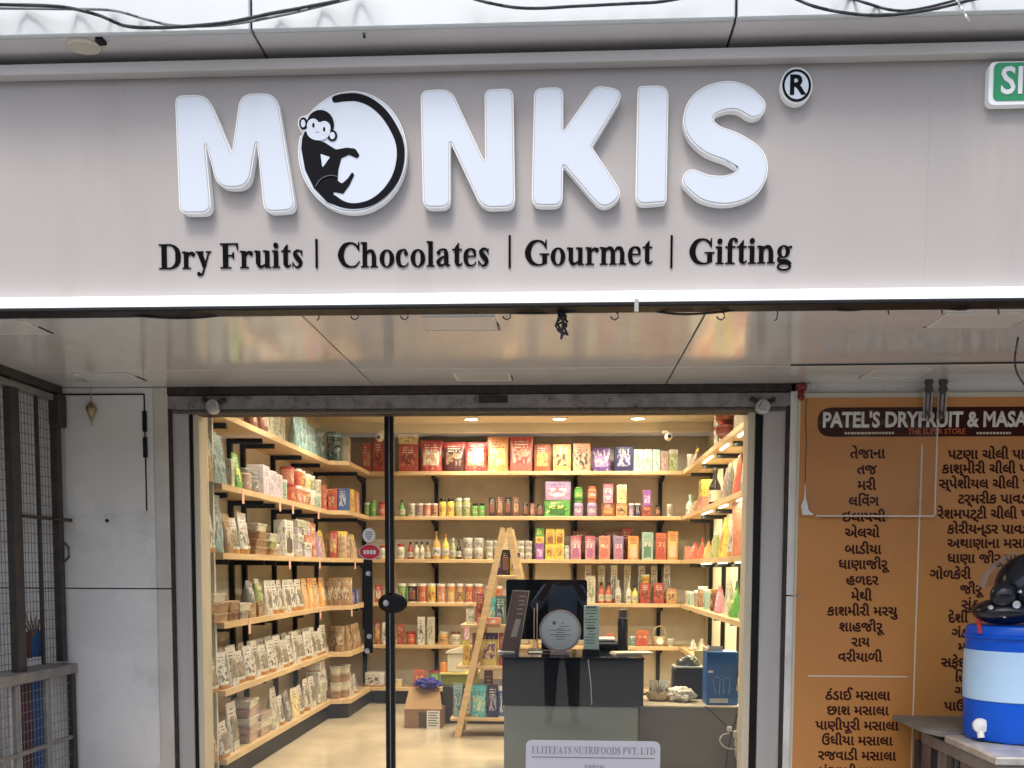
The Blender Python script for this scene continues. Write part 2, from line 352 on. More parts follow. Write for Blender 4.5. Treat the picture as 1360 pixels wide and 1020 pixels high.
rust = mat('grey_shutter_steel', (.26, .25, .245), .55, .35, var=.25, scale=14, stain=(.07, .045, .035), stscale=22, stamt=.95, bump=.2, bscale=50, stretch=(1, 1, 1))
darkrust = mat('rusty_black_steel', (.035, .028, .026), .6, .3, var=.4, scale=20, stain=(.12, .06, .04), stscale=25, stamt=.7)
steel = mat('worn_steel', (.45, .45, .45), .35, .8, var=.2, scale=18)
alum = mat('grey_aluminium', (.45, .43, .415), .45, .15, var=.06, scale=3, stretch=(6, 6, .4))
beige = mat('beige_laminate', (.60, .54, .42), .45, var=.07, scale=4, stretch=(8, 8, .6))
stonec = mat('cream_stone', (.55, .52, .47), .4, var=.09, scale=5, stain=(.4, .36, .3), stscale=6, stamt=.5)
wood = mat('pale_pine_edge', (.58, .41, .23), .42, var=.16, scale=4, stretch=(1, 8, 8))
woody = mat('pale_pine_board', (.58, .41, .23), .42, var=.16, scale=4, stretch=(8, 1, 8))
wallin = mat('beige_interior_wall', (.64, .59, .49), .6, var=.05, scale=2.5, bump=.03)
walltex = mat('taupe_wallpaper', (.64, .59, .50), .7, var=.08, scale=9, bump=.05)
ceilm = mat('cream_ceiling', (.68, .62, .50), .7)
floorm = mat('polished_beige_floor', (.52, .44, .32), .14, var=.16, scale=2.6, bump=.01, bscale=3)
glass = glassmat('shop_glass', (.97, .985, .98), 1.46)
clear = glassmat('clear_plastic', (.97, .97, .965), 1.3, .05, haze=.012)
frost = glassmat('cloudy_plastic', (.80, .80, .80), 1.45, .25, haze=.35)

# ------------------------------------------------------------------ setting
GZ, FZ, YF, YG, YS = 0.0, 0.46, 4.8, 4.95, 3.33
SOF = 2.525
b = MB(); b.box(-40, 40, -40, 4.0, -.3, GZ); struct(b.build('street', mat('street_paving', (.25, .243, .235), .8, var=.15, scale=3, bump=.3, bscale=30)))
b = MB(); b.box(-5, 5, 4.0, 4.28, -.3, .16); b.box(-5, 5, 4.282, 4.56, -.3, .31); struct(b.build('steps', mat('step_granite', (.50, .49, .475), .5, var=.2, scale=60)))
b = MB(); b.box(-5, 5, 4.562, 8.9, -.3, FZ); struct(b.build('floor', floorm))
# white cladding of the shop front, left of the opening: sheets of their own with open joints
fw = thing('shop_front_wall', 'white clad shop front wall round the glazed opening, stained cream strip at its edge', 'wall', (0, 0, 0))
def XF(px, Y=YF): return PY(px, 700, Y).x
def ZF(py, Y=YF): return PY(680, py, Y).z
xl0, xl1, xl2 = XF(80), XF(207), XF(226)
zs = ZF(784)
b = MB(); b.box(-6, xl2, YF + .03, YF + .3, .3, SOF + .9); b.build('wall_core', seam, fw, 0)
for z0, z1 in ((FZ, zs - .003), (zs + .003, SOF - .002)):
    b = MB(); b.cbox(xl0 - .55, xl1 - .001, YF, YF + .028, z0, z1, .002); b.build('panel', acp_wall, fw)
b = MB(); b.cbox(xl1 + .001, xl2, YF - .006, YF + .028, FZ, zs - .003, .003); b.cbox(xl1 + .001, xl2, YF - .006, YF + .028, zs + .003, SOF - .002, .003); b.build('edge_strip', stonec, fw)
# inspection hatch on the left pillar
hz0, hz1, hx0, hx1 = ZF(684), ZF(522), XF(90), XF(195)
ht = thing('wall_hatch', 'flush white hatch with a black hinge line high on the left pillar', 'hatch', (0, 0, 0))
b = MB(); b.cbox(hx0, hx1, YF - .009, YF - .001, hz0, hz1, .003); b.build('panel', acp_wall, ht)
b = MB(); b.box(hx1 + .001, hx1 + .0055, YF - .007, YF - .001, hz0 + .02, hz1 + .006); b.box(hx0 - .01, hx1, YF - .007, YF - .001, hz1 + .001, hz1 + .007)
for z in (hz1 - .18, hz0 + .28): b.box(hx1 - .004, hx1 + .016, YF - .016, YF - .0075, z, z + .1)
b.build('hinge', blackm, ht)
b = MB(); b.lathe([(0, -.014), (.008, -.012), (.008, 0)], 10, (XF(143), YF, ZF(692)), ax='Y'); tag(b.build('screw_head', blackm, None), 'small black screw head in the white pillar below the hatch', 'screw')
# shutter guides / jambs
def jamb(px0, px1, m, y0, y1, name, par, z1=2.42):
    x0, x1 = XF(px0, y0), XF(px1, y0); b = MB(); b.cbox(x0, x1, y0, y1, FZ, z1, .003); return b.build(name, m, par)
RT = ZF(517); RB = ZF(548)
dl = thing('shutter_guide', 'grey aluminium roller shutter guide with black channel left of the glass door', 'guide', (0, 0, 0), group='shutter guides')
jamb(226, 230, darkrust, YF + .0, YF + .14, 'channel', dl); jamb(230.5, 252, alum, YF + .02, YF + .14, 'cover', dl); jamb(252.3, 258, blackm, YF + .04, YF + .16, 'channel', dl)
dr = thing('shutter_guide', 'grey aluminium roller shutter guide with black channel beside the orange menu board', 'guide', (0, 0, 0), group='shutter guides')
jamb(1001, 1011, blackm, YF + .04, YF + .16, 'channel', dr); jamb(1011.3, 1041, alum, YF + .02, YF + .14, 'cover', dr); jamb(1041.4, 1046, darkrust, YF, YF + .14, 'channel', dr)
b = MB(); x0 = XF(1046.3); b.cbox(x0, x0 + .09, YF - .004, YF + .3, FZ, ZF(790), .003); b.cbox(x0, x0 + .09, YF - .004, YF + .3, ZF(790) + .006, SOF - .002, .003)
b.build('edge_strip', acp_wall, fw)
b = MB(); b.box(x0 + .092, 6, YF + .0, YF + .3, .3, SOF + .9); b.build('wall_core', acp_wall, fw, 0)
# shutter bottom rail
sr = thing('shutter_rail', 'rust stained grey steel bottom rail of the rolled up shutter above the glass', 'shutter', (0, 0, 0))
xa, xb = XF(224), XF(1050)
b = MB(); b.cbox(xa, xb, YF + .006, YF + .05, RB + .02, RT - .02, .004); b.build('bottom_rail', rust, sr)
b = MB(); b.box(xa - .01, xb + .01, YF - .004, YF + .16, RT - .018, SOF - .001); b.box(xa + .02, xb - .02, YF + .051, YF + .12, RB + .002, RB + .03); b.build('slot', darkrust, sr)
b = MB(); b.cbox(xa + .03, xb - .03, YF + .0, YF + .055, RB + .004, RB + .019, .003); b.build('rubber_seal', mat('dusty_rubber', (.10, .085, .07), .8, var=.4, scale=50), sr)
for px in (655,):
    p = PY(px, 530, YF); b = MB(); b.cbox(p.x - .07, p.x + .07, YF - .004, YF + .005, p.z - .018, p.z + .018, .002); b.build('lock_plate', darkrust, sr)
for px in (284, 1012):
    p = PY(px, 541, YF - .01); b = MB()
    b.lathe([(.0, -.05), (.018, -.05), (.021, -.03), (.034, -.026), (.036, .0), (.02, .02), (.02, .05)], 18, (p.x, YF - .01, p.z), ax='Y'); b.build('end_stop', steel, sr)
    b = MB(); b.tube([(p.x - .055, YF - .006, p.z + .045), (p.x - .01, YF - .012, p.z + .02), (p.x + .02, YF - .014, p.z + .02), (p.x + .06, YF - .006, p.z + .04)], .012, 8); b.build('bracket', darkrust, sr)
b = MB(); p = PY(121, 545, YF - .03)
hg = thing('hanging_ornament', 'small brass diamond ornament on a string against the left pillar', 'ornament', (0, 0, 0))
b.tube([(p.x, YF - .03, SOF), (p.x + .002, YF - .03, p.z + .03)], .002, 6); b.build('string', mat('string', (.35, .27, .16), .8), hg)
b = MB(); b.lathe([(.002, .045), (.028, .008), (.02, -.01), (.012, -.03), (.003, -.05), (.002, -.075)], 8, (p.x, YF - .03, p.z)); b.build('body', mat('tarnished_brass', (.30, .22, .11), .5, .5, var=.4, scale=40), hg, 20)

# ------------------------------------------------------------------ interior shell
XL, XR, YB, CZ = -2.07, 1.24, 8.66, 2.86
b = MB(); b.box(XL - .15, XL, YF + .3, YB + .15, FZ - .01, CZ + .1); b.box(XL, -1.84, YF + .3, YF + .32, FZ, CZ); struct(b.build('wall_left', wallin, None, 0))
b = MB(); b.box(XR, XR + .15, YF + .3, YB + .15, FZ - .01, CZ + .1); struct(b.build('wall_right', wallin, None, 0))
b = MB(); b.box(XL - .15, XR + .15, YB, YB + .15, FZ - .01, CZ + .1)
struct(b.build('wall_back', walltex, None, 0))
p0, p1 = PY(711, 600, YB - .06).x, PY(759, 600, YB - .06).x
b = MB(); b.box(p0, p1, YB - .055, YB - .001, FZ, CZ - .001); tag(b.build('pillar', wallin, None, 0), None, None, None, 'structure')
b = MB(); b.box(XL - .15, XR + .15, YF + .3, YB + .15, CZ + .101, CZ + .2); b.box(XL, XR, YF + .3, YB, CZ, CZ + .1); b.box(XL, XR, YB - .32, YB - .001, CZ - .075, CZ - .001)
struct(b.build('ceiling', ceilm, None, 0))
b = MB(); b.box(-6, 6, YF + .16, YF + .299, RT - .01, 3.4); struct(b.build('lintel', wallin, None, 0))

# glass front
lf = thing('glass_door', 'left glass door panel with a long black pull handle and two round stickers', 'glass door', (0, 0, 0))
xg0, xgm, xg1 = PY(276, 700, YG).x, PY(517.5, 700, YG).x, PY(985, 700, YG).x
b = MB(); b.box(xg0 + .003, xgm - .024, YG, YG + .01, FZ + .01, RB + .03); b.build('pane', glass, lf, 0)
b = MB(); b.box(xgm - .0225, xgm - .003, YG - .012, YG + .022, FZ + .01, RB + .03); b.build('edge_seal', blackm, lf)
p, q = PY(489, 742, YG - .05), PY(489, 867, YG - .05)
b = MB(); b.cbox(p.x - .022, p.x + .022, YG - .065, YG - .045, q.z, p.z, .005); hd = b.build('handle', blackm, lf)
b = MB()
for z in (p.z - .07, q.z + .07, ): b.lathe([(.008, -.045), (.008, .0)], 10, (p.x, YG, z), ax='Y')
b.lathe([(0, -.012), (.012, -.011), (.014, 0)], 12, (p.x + .004, YG - .065, p.z - .075), ax='Y'); b.lathe([(0, -.012), (.012, -.011), (.014, 0)], 12, (p.x + .006, YG - .065, q.z + .085), ax='Y'); b.lathe([(0, -.012), (.012, -.011), (.014, 0)], 12, (p.x - .004, YG - .065, q.z + .012), ax='Y')
b.build('standoff', steel, hd)
p = PY(520.5, 801, YG - .03)
b = MB(); b.lathe([(0, -.035), (.055, -.033), (.072, -.02), (.075, -.001)], 28, (p.x, YG, p.z), ax='Y', sy=.72)
kb = b.build('lock_cover', blackm, lf); b = MB(); b.lathe([(0, -.05), (.014, -.048), (.019, -.03)], 16, (p.x - .028, YG, p.z), ax='Y'); b.build('key_barrel', steel, kb)
rf = thing('shop_window', 'wide fixed glass panel in front of the shop counter', 'glass panel', (0, 0, 0))
b = MB(); b.box(xgm + .024, xg1 - .003, YG, YG + .01, FZ + .01, RB + .03); b.build('pane', glass, rf, 0)
b = MB(); b.box(xgm + .003, xgm + .0225, YG - .012, YG + .022, FZ + .01, RB + .03); b.box(xgm - .0028, xgm + .0028, YG - .004, YG + .014, FZ + .01, RB + .03, 1); b.build('edge_seal', [blackm, steel], rf)
for px0, px1, lab in ((258, 266.5, 'left beige laminate door jamb beside the glass door'), (991, 1001, 'narrow right beige door jamb beside the fixed glass panel')):
    x0, x1 = PY(px0, 700, YF + .05).x, PY(px1, 700, YF + .05).x
    b = MB(); b.cbox(x0, x1, YF + .05, YG + .03, FZ, RB + .035, .003); tag(b.build('door_jamb', beige), lab, 'jamb', 'beige door jambs')
# stickers and notice on the glass
def disc(px, py, rx, ry, m, y, name, par=None, n=28, th=.0012):
    p = PY(px, py, y); k = y / F; b = MB(); b.prism(ell(p.x, p.z, rx * k, ry * k, n), y - th, y, XZ); return b.build(name, m, par, 30)
white = mat('white_print', (.72, .73, .74), .4); blackp = mat('black_print', (.0025, .0025, .003), .8, spec=.06)
redp = mat('red_print', (.55, .015, .03), .4); greyp = mat('grey_print', (.25, .26, .3), .5)
st = thing('round_sticker', 'small white round sticker with grey print above the door handle', 'sticker')
disc(490, 711, 8.6, 9.6, white, YG - .0005, 'sheet', st)
b = MB()
for k, (w, dz) in enumerate(((9, 4), (10, 1), (8, -2), (4, -5))):
    p = PY(490, 711 - dz, YG - .002); b.box(p.x - w * .0019, p.x + w * .0019, YG - .0026, YG - .0018, p.z - .003, p.z + .003)
b.build('print', greyp, st, 0)
st = thing('oval_sticker', 'red oval sticker with white letters at the top of the door handle', 'sticker')
disc(491, 733, 13.5, 9.5, redp, YG - .067, 'sheet', st); disc(491, 733, 14.5, 10.4, white, YG - .0655, 'rim', st)
b = MB()
for k in range(4):
    p = PY(484.5 + k * 4.3, 733.3, YG - .0685); b.box(p.x - .0062, p.x + .0062, YG - .0692, YG - .0684, p.z - .010, p.z + .010)
b.build('print', white, st, 0)
nb = thing('glass_notice', 'white rounded company notice stuck on the glass in front of the counter', 'notice')
p, q = PY(698.5, 982.5, YG - .001), PY(876, 1060, YG - .001)
b = MB(); b.prism(rrect(p.x, q.x, q.z, p.z, .035), YG - .003, YG - .0008, XZ); b.build('sheet', mat('blue_white_sheet', (.60, .63, .72), .35), nb, 30)
a, c = PY(706, 1000.5, YG - .004), PY(870, 1003, YG - .004); c.z = a.z
serif('lettering', 'ELITEEATS NUTRIFOODS PVT. LTD', .054, (a.x, YG - .0032, a.z), (c.x, YG - .0032, a.z), greyp, nb, .0006)
b = MB(); b.box(a.x, c.x, YG - .0038, YG - .0031, a.z - .022, a.z - .016); b.build('rule', greyp, nb, 0)
a = PY(775, 1020, YG); serif('lettering', 'Address', .032, (a.x, YG - .0032, a.z), (a.x + .105, YG - .0032, a.z), greyp, nb, .0006)

# ------------------------------------------------------------------ soffit
sf = bpy.data.objects.new('soffit', None); C.objects.link(sf); sf['kind'] = 'structure'
xs = [-6, PZ(103, 500, SOF).x - 1.2, PZ(448, 465, SOF).x, PZ(910, 465, SOF).x, PZ(1365, 482, SOF).x + .9, 6]
ym = PZ(700, 489, SOF).y
for i in range(len(xs) - 1):
    for y0, y1 in ((YS + .035, ym - .002), (ym + .002, YF + .01)):
        b = MB(); b.cbox(xs[i] + .003, xs[i + 1] - .003, y0, y1, SOF, SOF + .02, .0015); o = b.build('panel', acp, sf)
b = MB(); b.box(-6, 6, YS + .03, YF + .05, SOF + .021, SOF + .06); b.build('backing', seam, sf, 0)
# square lights, unlit
sqm = mat('unlit_diffuser', (.64, .635, .62), .15)
def sq(px, py, w, d, lab):
    p = PZ(px, py, SOF); t = thing('square_ceiling_light', lab, 'ceiling light', (p.x, p.y, SOF), 0, 'unlit square lights in the porch ceiling')
    b = MB(); w /= 2; d /= 2; e = .012
    for a in ((-w, w, -d, -d + e), (-w, w, d - e, d), (-w, -w + e, -d + e, d - e), (w - e, w, -d + e, d - e)): b.box(*a, -.006, -.0005)
    b.build('frame', mat('light_frame', (.60, .585, .56), .4), t); b = MB(); b.box(-w + e, w - e, -d + e, d - e, -.004, -.0005); b.build('diffuser', sqm, t, 0)
    b = MB(); b.box(-w - .005, w - .02, d + .0005, d + .006, -.004, -.0004); b.box(w + .0005, w + .006, 0, d, -.004, -.0004); b.build('gap', seam, t, 0)
sq(641, 499, .26, .2, 'unlit square light in the porch ceiling just above the shutter rail')
sq(612, 429, .26, .2, 'unlit square light behind the black sign edge, left of the tangled wire')
sq(145, 500, .26, .2, 'unlit square light in the porch ceiling above the left pillar')
sq(5, 434, .26, .2, 'unlit square light in the porch ceiling cut by the left picture edge')
sq(1190, 495, .26, .2, 'unlit square light in the porch ceiling above the menu board clips')
sq(1300, 424, .30, .2, 'cream square light hanging loose near the green sign corner')

# ------------------------------------------------------------------ fascia sign board
fb = thing('sign_board', 'long taupe shop sign board with black serif words and a bright lower strip', 'sign board')
zt, zb, zl0, zl1 = PY(680, 79, YS).z, SOF, PY(680, 403, YS - .04).z, PY(680, 389, YS - .04).z
xsm = PY(1232, 250, YS).x
for x0, x1 in ((-6, PY(-200, 250, YS).x - .0004), (PY(-200, 250, YS).x + .0004, xsm - .00015), (xsm + .00015, 6)):
    b = MB(); b.box(x0, x1, YS, YS + .03, zl1 - .01, zt - .035); b.build('panel', taupe, fb, 0)
b = MB(); b.box(-6, 6, YS + .031, YS + .25, zb + .061, zt + .01); b.build('backing', seam, fb, 0)
b = MB(); b.cbox(-6, 6, YS - .045, YS + .03, zt - .034, zt, .003); b.build('top_trim', trimm, fb)
b = MB(); b.cbox(-6, 6, YS - .05, YS - .001, zl0, zl1, .004)
b.build('light_strip', mat('lit_white_acrylic', (.8, .85, .9), .4, emit=.75, ecol=(.88, .95, 1)), fb)
b = MB(); b.cbox(-6, 6, YS - .055, YS + .034, zb - .030, zl0 - .001, .004); b.build('bottom_edge', blackm, fb)
# serif line
for w, x0, x1, y0, y1, in (('Dry Fruits', 211, 404, 357, 356), ('Chocolates', 448, 651, 355, 354), ('Gourmet', 696, 867, 352.5, 351.5), ('Gifting', 914, 1053, 351, 350)):
    a, c = PY(x0, y0, YS), PY(x1, y1, YS); c.z = a.z = (a.z + c.z) / 2
    o = serif('lettering', w, .0485 * 2.5, (a.x, YS - .0005, a.z), (c.x, YS - .0005, c.z), blackp, fb, .003)
for px in (421.5, 678, 893):
    a, c = PY(px - 1, 318 if px < 500 else 313, YS), PY(px + 1, 356, YS)
    b = MB(); b.box(a.x - .0035, a.x + .0035, YS - .006, YS - .0005, c.z, a.z); b.build('divider_bar', blackp, fb, 0)

# big letters
lface = mat('lit_letter_face', (.40, .44, .51), .45, emit=.10, ecol=(.75, .87, 1.0))
lside = mat('letter_return', (.70, .71, .72), .4, emit=.06, ecol=(.85, .93, 1)); lrim = mat('letter_rim', (.36, .35, .34), .4)
def letter(polys, lab, name='sign_letter', y1=YS - .002, dep=.034, fm=lface, grp='white letters of the shop name', rim=.0055):
    """polys in photograph pixels, laid on the sign plane"""
    bm = bmesh.new(); faces = []
    for poly in polys:
        pts = [PY(x, y, y1 - dep) for x, y in poly]
        fr = [bm.verts.new(p) for p in pts]; bk = [bm.verts.new((p.x, y1, p.z)) for p in pts]; n = len(fr)
        faces.append(bm.faces.new(fr))
        for i in range(n): bm.faces.new((fr[i], bk[i], bk[(i + 1) % n], fr[(i + 1) % n]))
    for f in bm.faces: f.material_index = 0
    bmesh.ops.recalc_face_normals(bm, faces=bm.faces)
    for poly in polys:                       # grey rim plate and lit face plate, each a little smaller and proud of the last
        q = [PY(x, y, y1 - dep) for x, y in poly]; n = len(q)
        area = sum(q[i].x * q[(i + 1) % n].z - q[(i + 1) % n].x * q[i].z for i in range(n)); sg = 1 if area > 0 else -1
        for off, dz, mi in ((rim * .5, .0008, 1), (rim, .0018, 2)):
            vv = []
            for i in range(n):
                a, c = q[i - 1], q[(i + 1) % n]; d = Vector((c.x - a.x, 0, c.z - a.z)); d.normalize()
                vv.append(bm.verts.new((q[i].x - d.z * off * sg, y1 - dep - dz, q[i].z + d.x * off * sg)))
            f = bm.faces.new(vv); f.material_index = mi; f.normal_update()
            if f.normal.y > 0: f.normal_flip()
    me = bpy.data.meshes.new(name); bm.to_mesh(me); bm.free()
    for m in (lside, lrim, fm): me.materials.append(m)
    o = link(name, me); tag(o, lab, 'sign letter', grp); return o
h2 = lambda L, ox=0: [(x / 2 + ox, y / 2, r / 2) for x, y, r in L]
letter([rounded(h2([(465, 254, 22), (552, 252, 50), (616, 408, 3), (638, 250, 40), (735, 247, 46), (786, 560, 26), (702, 564, 26), (682, 374, 2), (660, 499, 44), (578, 499, 44), (545, 374, 2), (562, 567, 28), (477, 567, 22)]))], 'big white letter M, first of the shop name')
letter([rounded(h2([(1117, 240, 24), (1198, 237, 42), (1289, 434, 4), (1287, 238, 22), (1363, 235, 22), (1368, 550, 26), (1280, 554, 46), (1196, 376, 2), (1196, 551, 26), (1124, 552, 24)]))], 'big white letter N between the monkey disc and the K')
letter([rounded(h2([(59, 235, 24), (136, 231, 22), (136, 350, 3), (222, 226, 36), (302, 240, 42), (212, 390, 3), (298, 520, 44), (240, 560, 44), (136, 438, 3), (134, 547, 26), (52, 547, 26)], 680))], 'big white letter K with its two slanted arms')
letter([rounded(h2([(334, 229, 14), (416, 227, 30), (410, 538, 12), (328, 545, 26)], 680))], 'single upright white letter I before the S')
letter([ribbon([(1001, 141, 32), (985, 130, 36), (962, 127.5, 39), (936, 139, 40), (927.5, 163, 40), (944, 184, 41), (975, 197, 41), (998, 215, 41), (994, 240, 40), (968, 252, 39), (940, 250, 36), (920, 239, 28)], 7, True)], 'big white curved letter S, last of the shop name')
# monkey disc: white disc, black print parts
cx5 = lambda x, y: (370 + x / 5.1, 100 + y / 5.1)
ring_out = ell(468, 201.5, 72, 80.5, 48)
pts = []
for x, y in ring_out:                        # bulge for the ear on the left side
    pts.append((x, y))
ang_ = lambda q: math.atan2(q[1] - 201.5, q[0] - 468)
bul = [cx5(*q) for q in ((168, 400), (146, 372), (132, 335), (134, 300), (152, 280), (180, 274), (205, 262), (228, 236))]
lo_, hi_ = min(map(ang_, [q for q in bul if ang_(q) < 0])), max(map(ang_, [q for q in bul if ang_(q) < 0]))
al = [(ang_(q), q) for q in [q for q in pts if not (lo_ - .04 < ang_(q) < hi_ + .04)] + bul]
letter([[q for _, q in sorted(al)]], 'white disc with a black monkey whose tail rings it, in place of the O', 'monkey_emblem')
em = [o for o in C.objects if o.name.startswith('monkey_emblem')][0]
YE = YS - .002 - .034 - .0018
def emb(poly, k, m=blackp, name='print'):
    b = MB(); b.prism([(lambda v: (v.x, v.z))(PY(*cx5(x, y), YE)) for x, y in poly], YE - .0012 - .0006 * k, YE + .0014, XZ); return b.build(name, m, em, 0)
gloss_black = mat('gloss_black_vinyl', (.0025, .0025, .005), .5, spec=.08)
emb(ribbon([(385, 163, 46), (440, 152, 52), (530, 150, 54), (620, 182, 54), (705, 250, 54), (772, 345, 54), (818, 450, 54), (826, 560, 52), (798, 680, 52), (738, 775, 48), (662, 842, 44), (585, 876, 40), (500, 886, 38), (430, 872, 46), (370, 840, 60)], 6, True), 1, gloss_black, 'tail_print')
emb(rounded([(180, 375, 10), (235, 430, 10), (310, 455, 12), (390, 505, 25), (460, 492, 25), (520, 498, 24), (550, 545, 12), (530, 562, 10), (478, 538, 20), (425, 562, 14), (405, 640, 20), (400, 715, 10), (430, 735, 14), (470, 700, 14), (500, 655, 8), (513, 675, 6), (480, 745, 12), (438, 803, 10), (372, 790, 8), (372, 830, 12), (420, 892, 10), (330, 860, 14), (240, 765, 20), (180, 640, 20), (155, 500, 20), (160, 430, 12)], 4), 2, gloss_black, 'body_print')
emb(rounded([(285, 535, 4), (350, 557, 4), (298, 628, 5)], 3), 3, lface, 'gap_print')
emb(ell(170, 328, 29, 40), 3, gloss_black, 'ear_print'); emb(ell(364, 410, 34, 38), 3, gloss_black, 'ear_print')
emb(ell(284, 335, 92, 98), 4, gloss_black, 'head_print')
emb(ell(168, 330, 15, 26), 5, lface, 'ear_print'); emb(ell(366, 412, 18, 24), 5, lface, 'ear_print')
emb(ell(272, 382, 80, 62), 5, lface, 'face_print'); emb(ell(236, 345, 42, 48), 5.5, lface, 'face_print'); emb(ell(312, 360, 42, 46), 6, lface, 'face_print')
emb(ell(238, 343, 8, 17, 16), 7, gloss_black, 'eye_print'); emb(ell(311, 371, 8, 17, 16), 7, gloss_black, 'eye_print')
emb(ribbon([(252, 382, 3), (263, 390, 5), (275, 388, 3)], 4), 7, greyp, 'mouth_print')
emb(ribbon([(250, 760, 5), (290, 705, 6), (350, 682, 6), (402, 690, 5)], 4), 7, mat('dark_grey_line', (.06, .06, .08), .3), 'line_print')
# registered mark
rg = letter([ell(1058, 113.5, 21, 24, 36)], 'small white registered trademark disc after the letter S', 'trademark_disc', grp=None, dep=.03)
b = MB(); YR = YS - .0340
for k in range(36):
    A = [(math.cos(2 * math.pi * (k + j) / 36), math.sin(2 * math.pi * (k + j) / 36)) for j in (0, 1)]
    f = lambda r1, r2, c: (lambda v: (v.x, YR - .001, v.z))(PY(1058 + r1 * c[0], 113.5 + r2 * c[1], YR))
    b.add([f(19, 21.5, A[0]), f(19, 21.5, A[1]), f(16, 18.2, A[1]), f(16, 18.2, A[0])], [(0, 1, 2, 3)])
b.build('ring_print', gloss_black, rg, 0)
p = PY(1058, 125, YR); text_obj('lettering', 'R', .085, (p.x, YR - .0015, p.z), gloss_black, rg, bold=.03)
# green sign at the right edge
gs = thing('green_sign', 'rounded green sign with white letters starting SI at the right end of the fascia', 'sign')
p, q = PY(1314, 90, YS), PY(1500, 138, YS); p.x += .0; p.z = PY(1338, 89, YS).z
b = MB(); b.prism(rrect(p.x - .012, q.x, q.z - .008, p.z + .002, .02), YS - .03, YS - .001, XZ); b.build('box', lside, gs, 30)
b = MB(); b.prism(rrect(p.x + .002, q.x - .01, q.z + .004, p.z - .002, .018), YS - .033, YS - .0301, XZ); b.build('face', mat('green_acrylic', (.004, .20, .075), .35, emit=.05, ecol=(.01, .5, .18)), gs, 30)
a = PY(1328, 124.5, YS - .034); text_obj('lettering', 'SIN', .118, (a.x, YS - .0345, a.z), white, gs, 'LEFT', .9, .02)

# ------------------------------------------------------------------ upper cladding above the sign, cables
ub = thing('upper_cladding', 'pale blue white cladding box above the taupe sign board', 'cladding')
YU = 3.18; zu = PY(680, 76, YS).z + .025
sx_ = [-6, PY(333, 30, YU).x, PY(978, 30, YU).x, 6]
for i in range(3):
    b = MB(); b.cbox(sx_[i] + .004, sx_[i + 1] - .004, YU, YU + .02, zu + .001, zu + 2.2, .004); b.build('panel', acp_up, ub)
    b = MB(); b.cbox(sx_[i] + .004, sx_[i + 1] - .004, YU + .021, YS + .2, zu, zu + .015, .002); b.build('panel', mat('underside_cladding', (.56, .55, .545), .45, var=.05, scale=4), ub)
b = MB(); b.box(-6, 6, YU + .04, YF + .3, zu + .02, zu + 2.2); b.build('backing', seam, ub, 0)
p = PZ(112, 60, zu)
dlt = thing('round_downlight', 'round cream downlight set in the underside above the sign', 'ceiling light')
b = MB(); b.lathe([(.03, -.004), (.05, -.010), (.056, -.006), (.058, 0)], 24, (p.x, p.y, zu), sy=.8); b.build('rim', mat('cream_plastic', (.55, .52, .42), .4), dlt)
b = MB(); b.lathe([(.0, -.003), (.031, -.0035)], 24, (p.x, p.y, zu), sy=.8); b.build('lens', sqm, dlt)
cab = mat('black_cable', (.015, .016, .02), .5); cabg = mat('grey_cable', (.16, .17, .18), .5)
def cable(pxs, Y, r, m, lab, name='cable', n=8, jitter=0):
    pts = [PY(x, y, Y - .02 * math.sin(i)) for i, (x, y) in enumerate(curvept(pxs, n))]
    b = MB(); b.tube(pts, r, 8); o = b.build(name, m); tag(o, lab, 'cable', 'cables'); return o
cable([(-60, 4), (0, 6), (80, 9), (130, 20), (170, 35), (230, 36), (300, 30), (360, 18), (430, 5), (480, -6)], 3.12, .0052, cab, 'thick black cable sagging across the upper cladding at the left')
cable([(-60, 10), (0, 11), (90, 12), (150, 14), (195, 26), (235, 34), (300, 33), (380, 19), (450, 2), (500, -10)], 3.15, .004, cabg, 'thinner grey cable twisted along the thick black one at the left')
cable([(610, -8), (650, 4), (700, 11), (770, 8), (830, 5), (880, 2), (930, -8)], 3.13, .0045, cab, 'black cable sagging over the middle of the upper cladding')
cable([(1040, -10), (1080, 8), (1130, 18), (1180, 20), (1240, 12), (1290, 0), (1340, -10)], 3.13, .0045, cab, 'lower black cable sagging over the cladding at the right')
cable([(1110, -10), (1150, 4), (1190, 14), (1230, 10), (1300, -8)], 3.16, .004, cab, 'upper black cable looping above the lower one at the right')
cable([(1262, -14), (1272, 2), (1280, 16), (1287, 28)], 3.11, .0028, white, 'short white cable tie end sticking out below the black cables')
b = MB(); p = PY(483, 45, YU - .01); b.tube([p, p + Vector((.004, -.01, -.006)), p + Vector((.006, -.02, -.02))], .005, 6); tag(b.build('cable_clip', blackm), 'small black cable clip stuck under the upper cladding edge', 'clip')
b = MB(); p = PY(133, 52, YU + .03); b.cbox(p.x - .014, p.x + .014, p.y - .01, p.y + .02, p.z - .012, p.z + .008, .003); tag(b.build('cable_clip', blackm), 'small black clip beside the round downlight', 'clip')
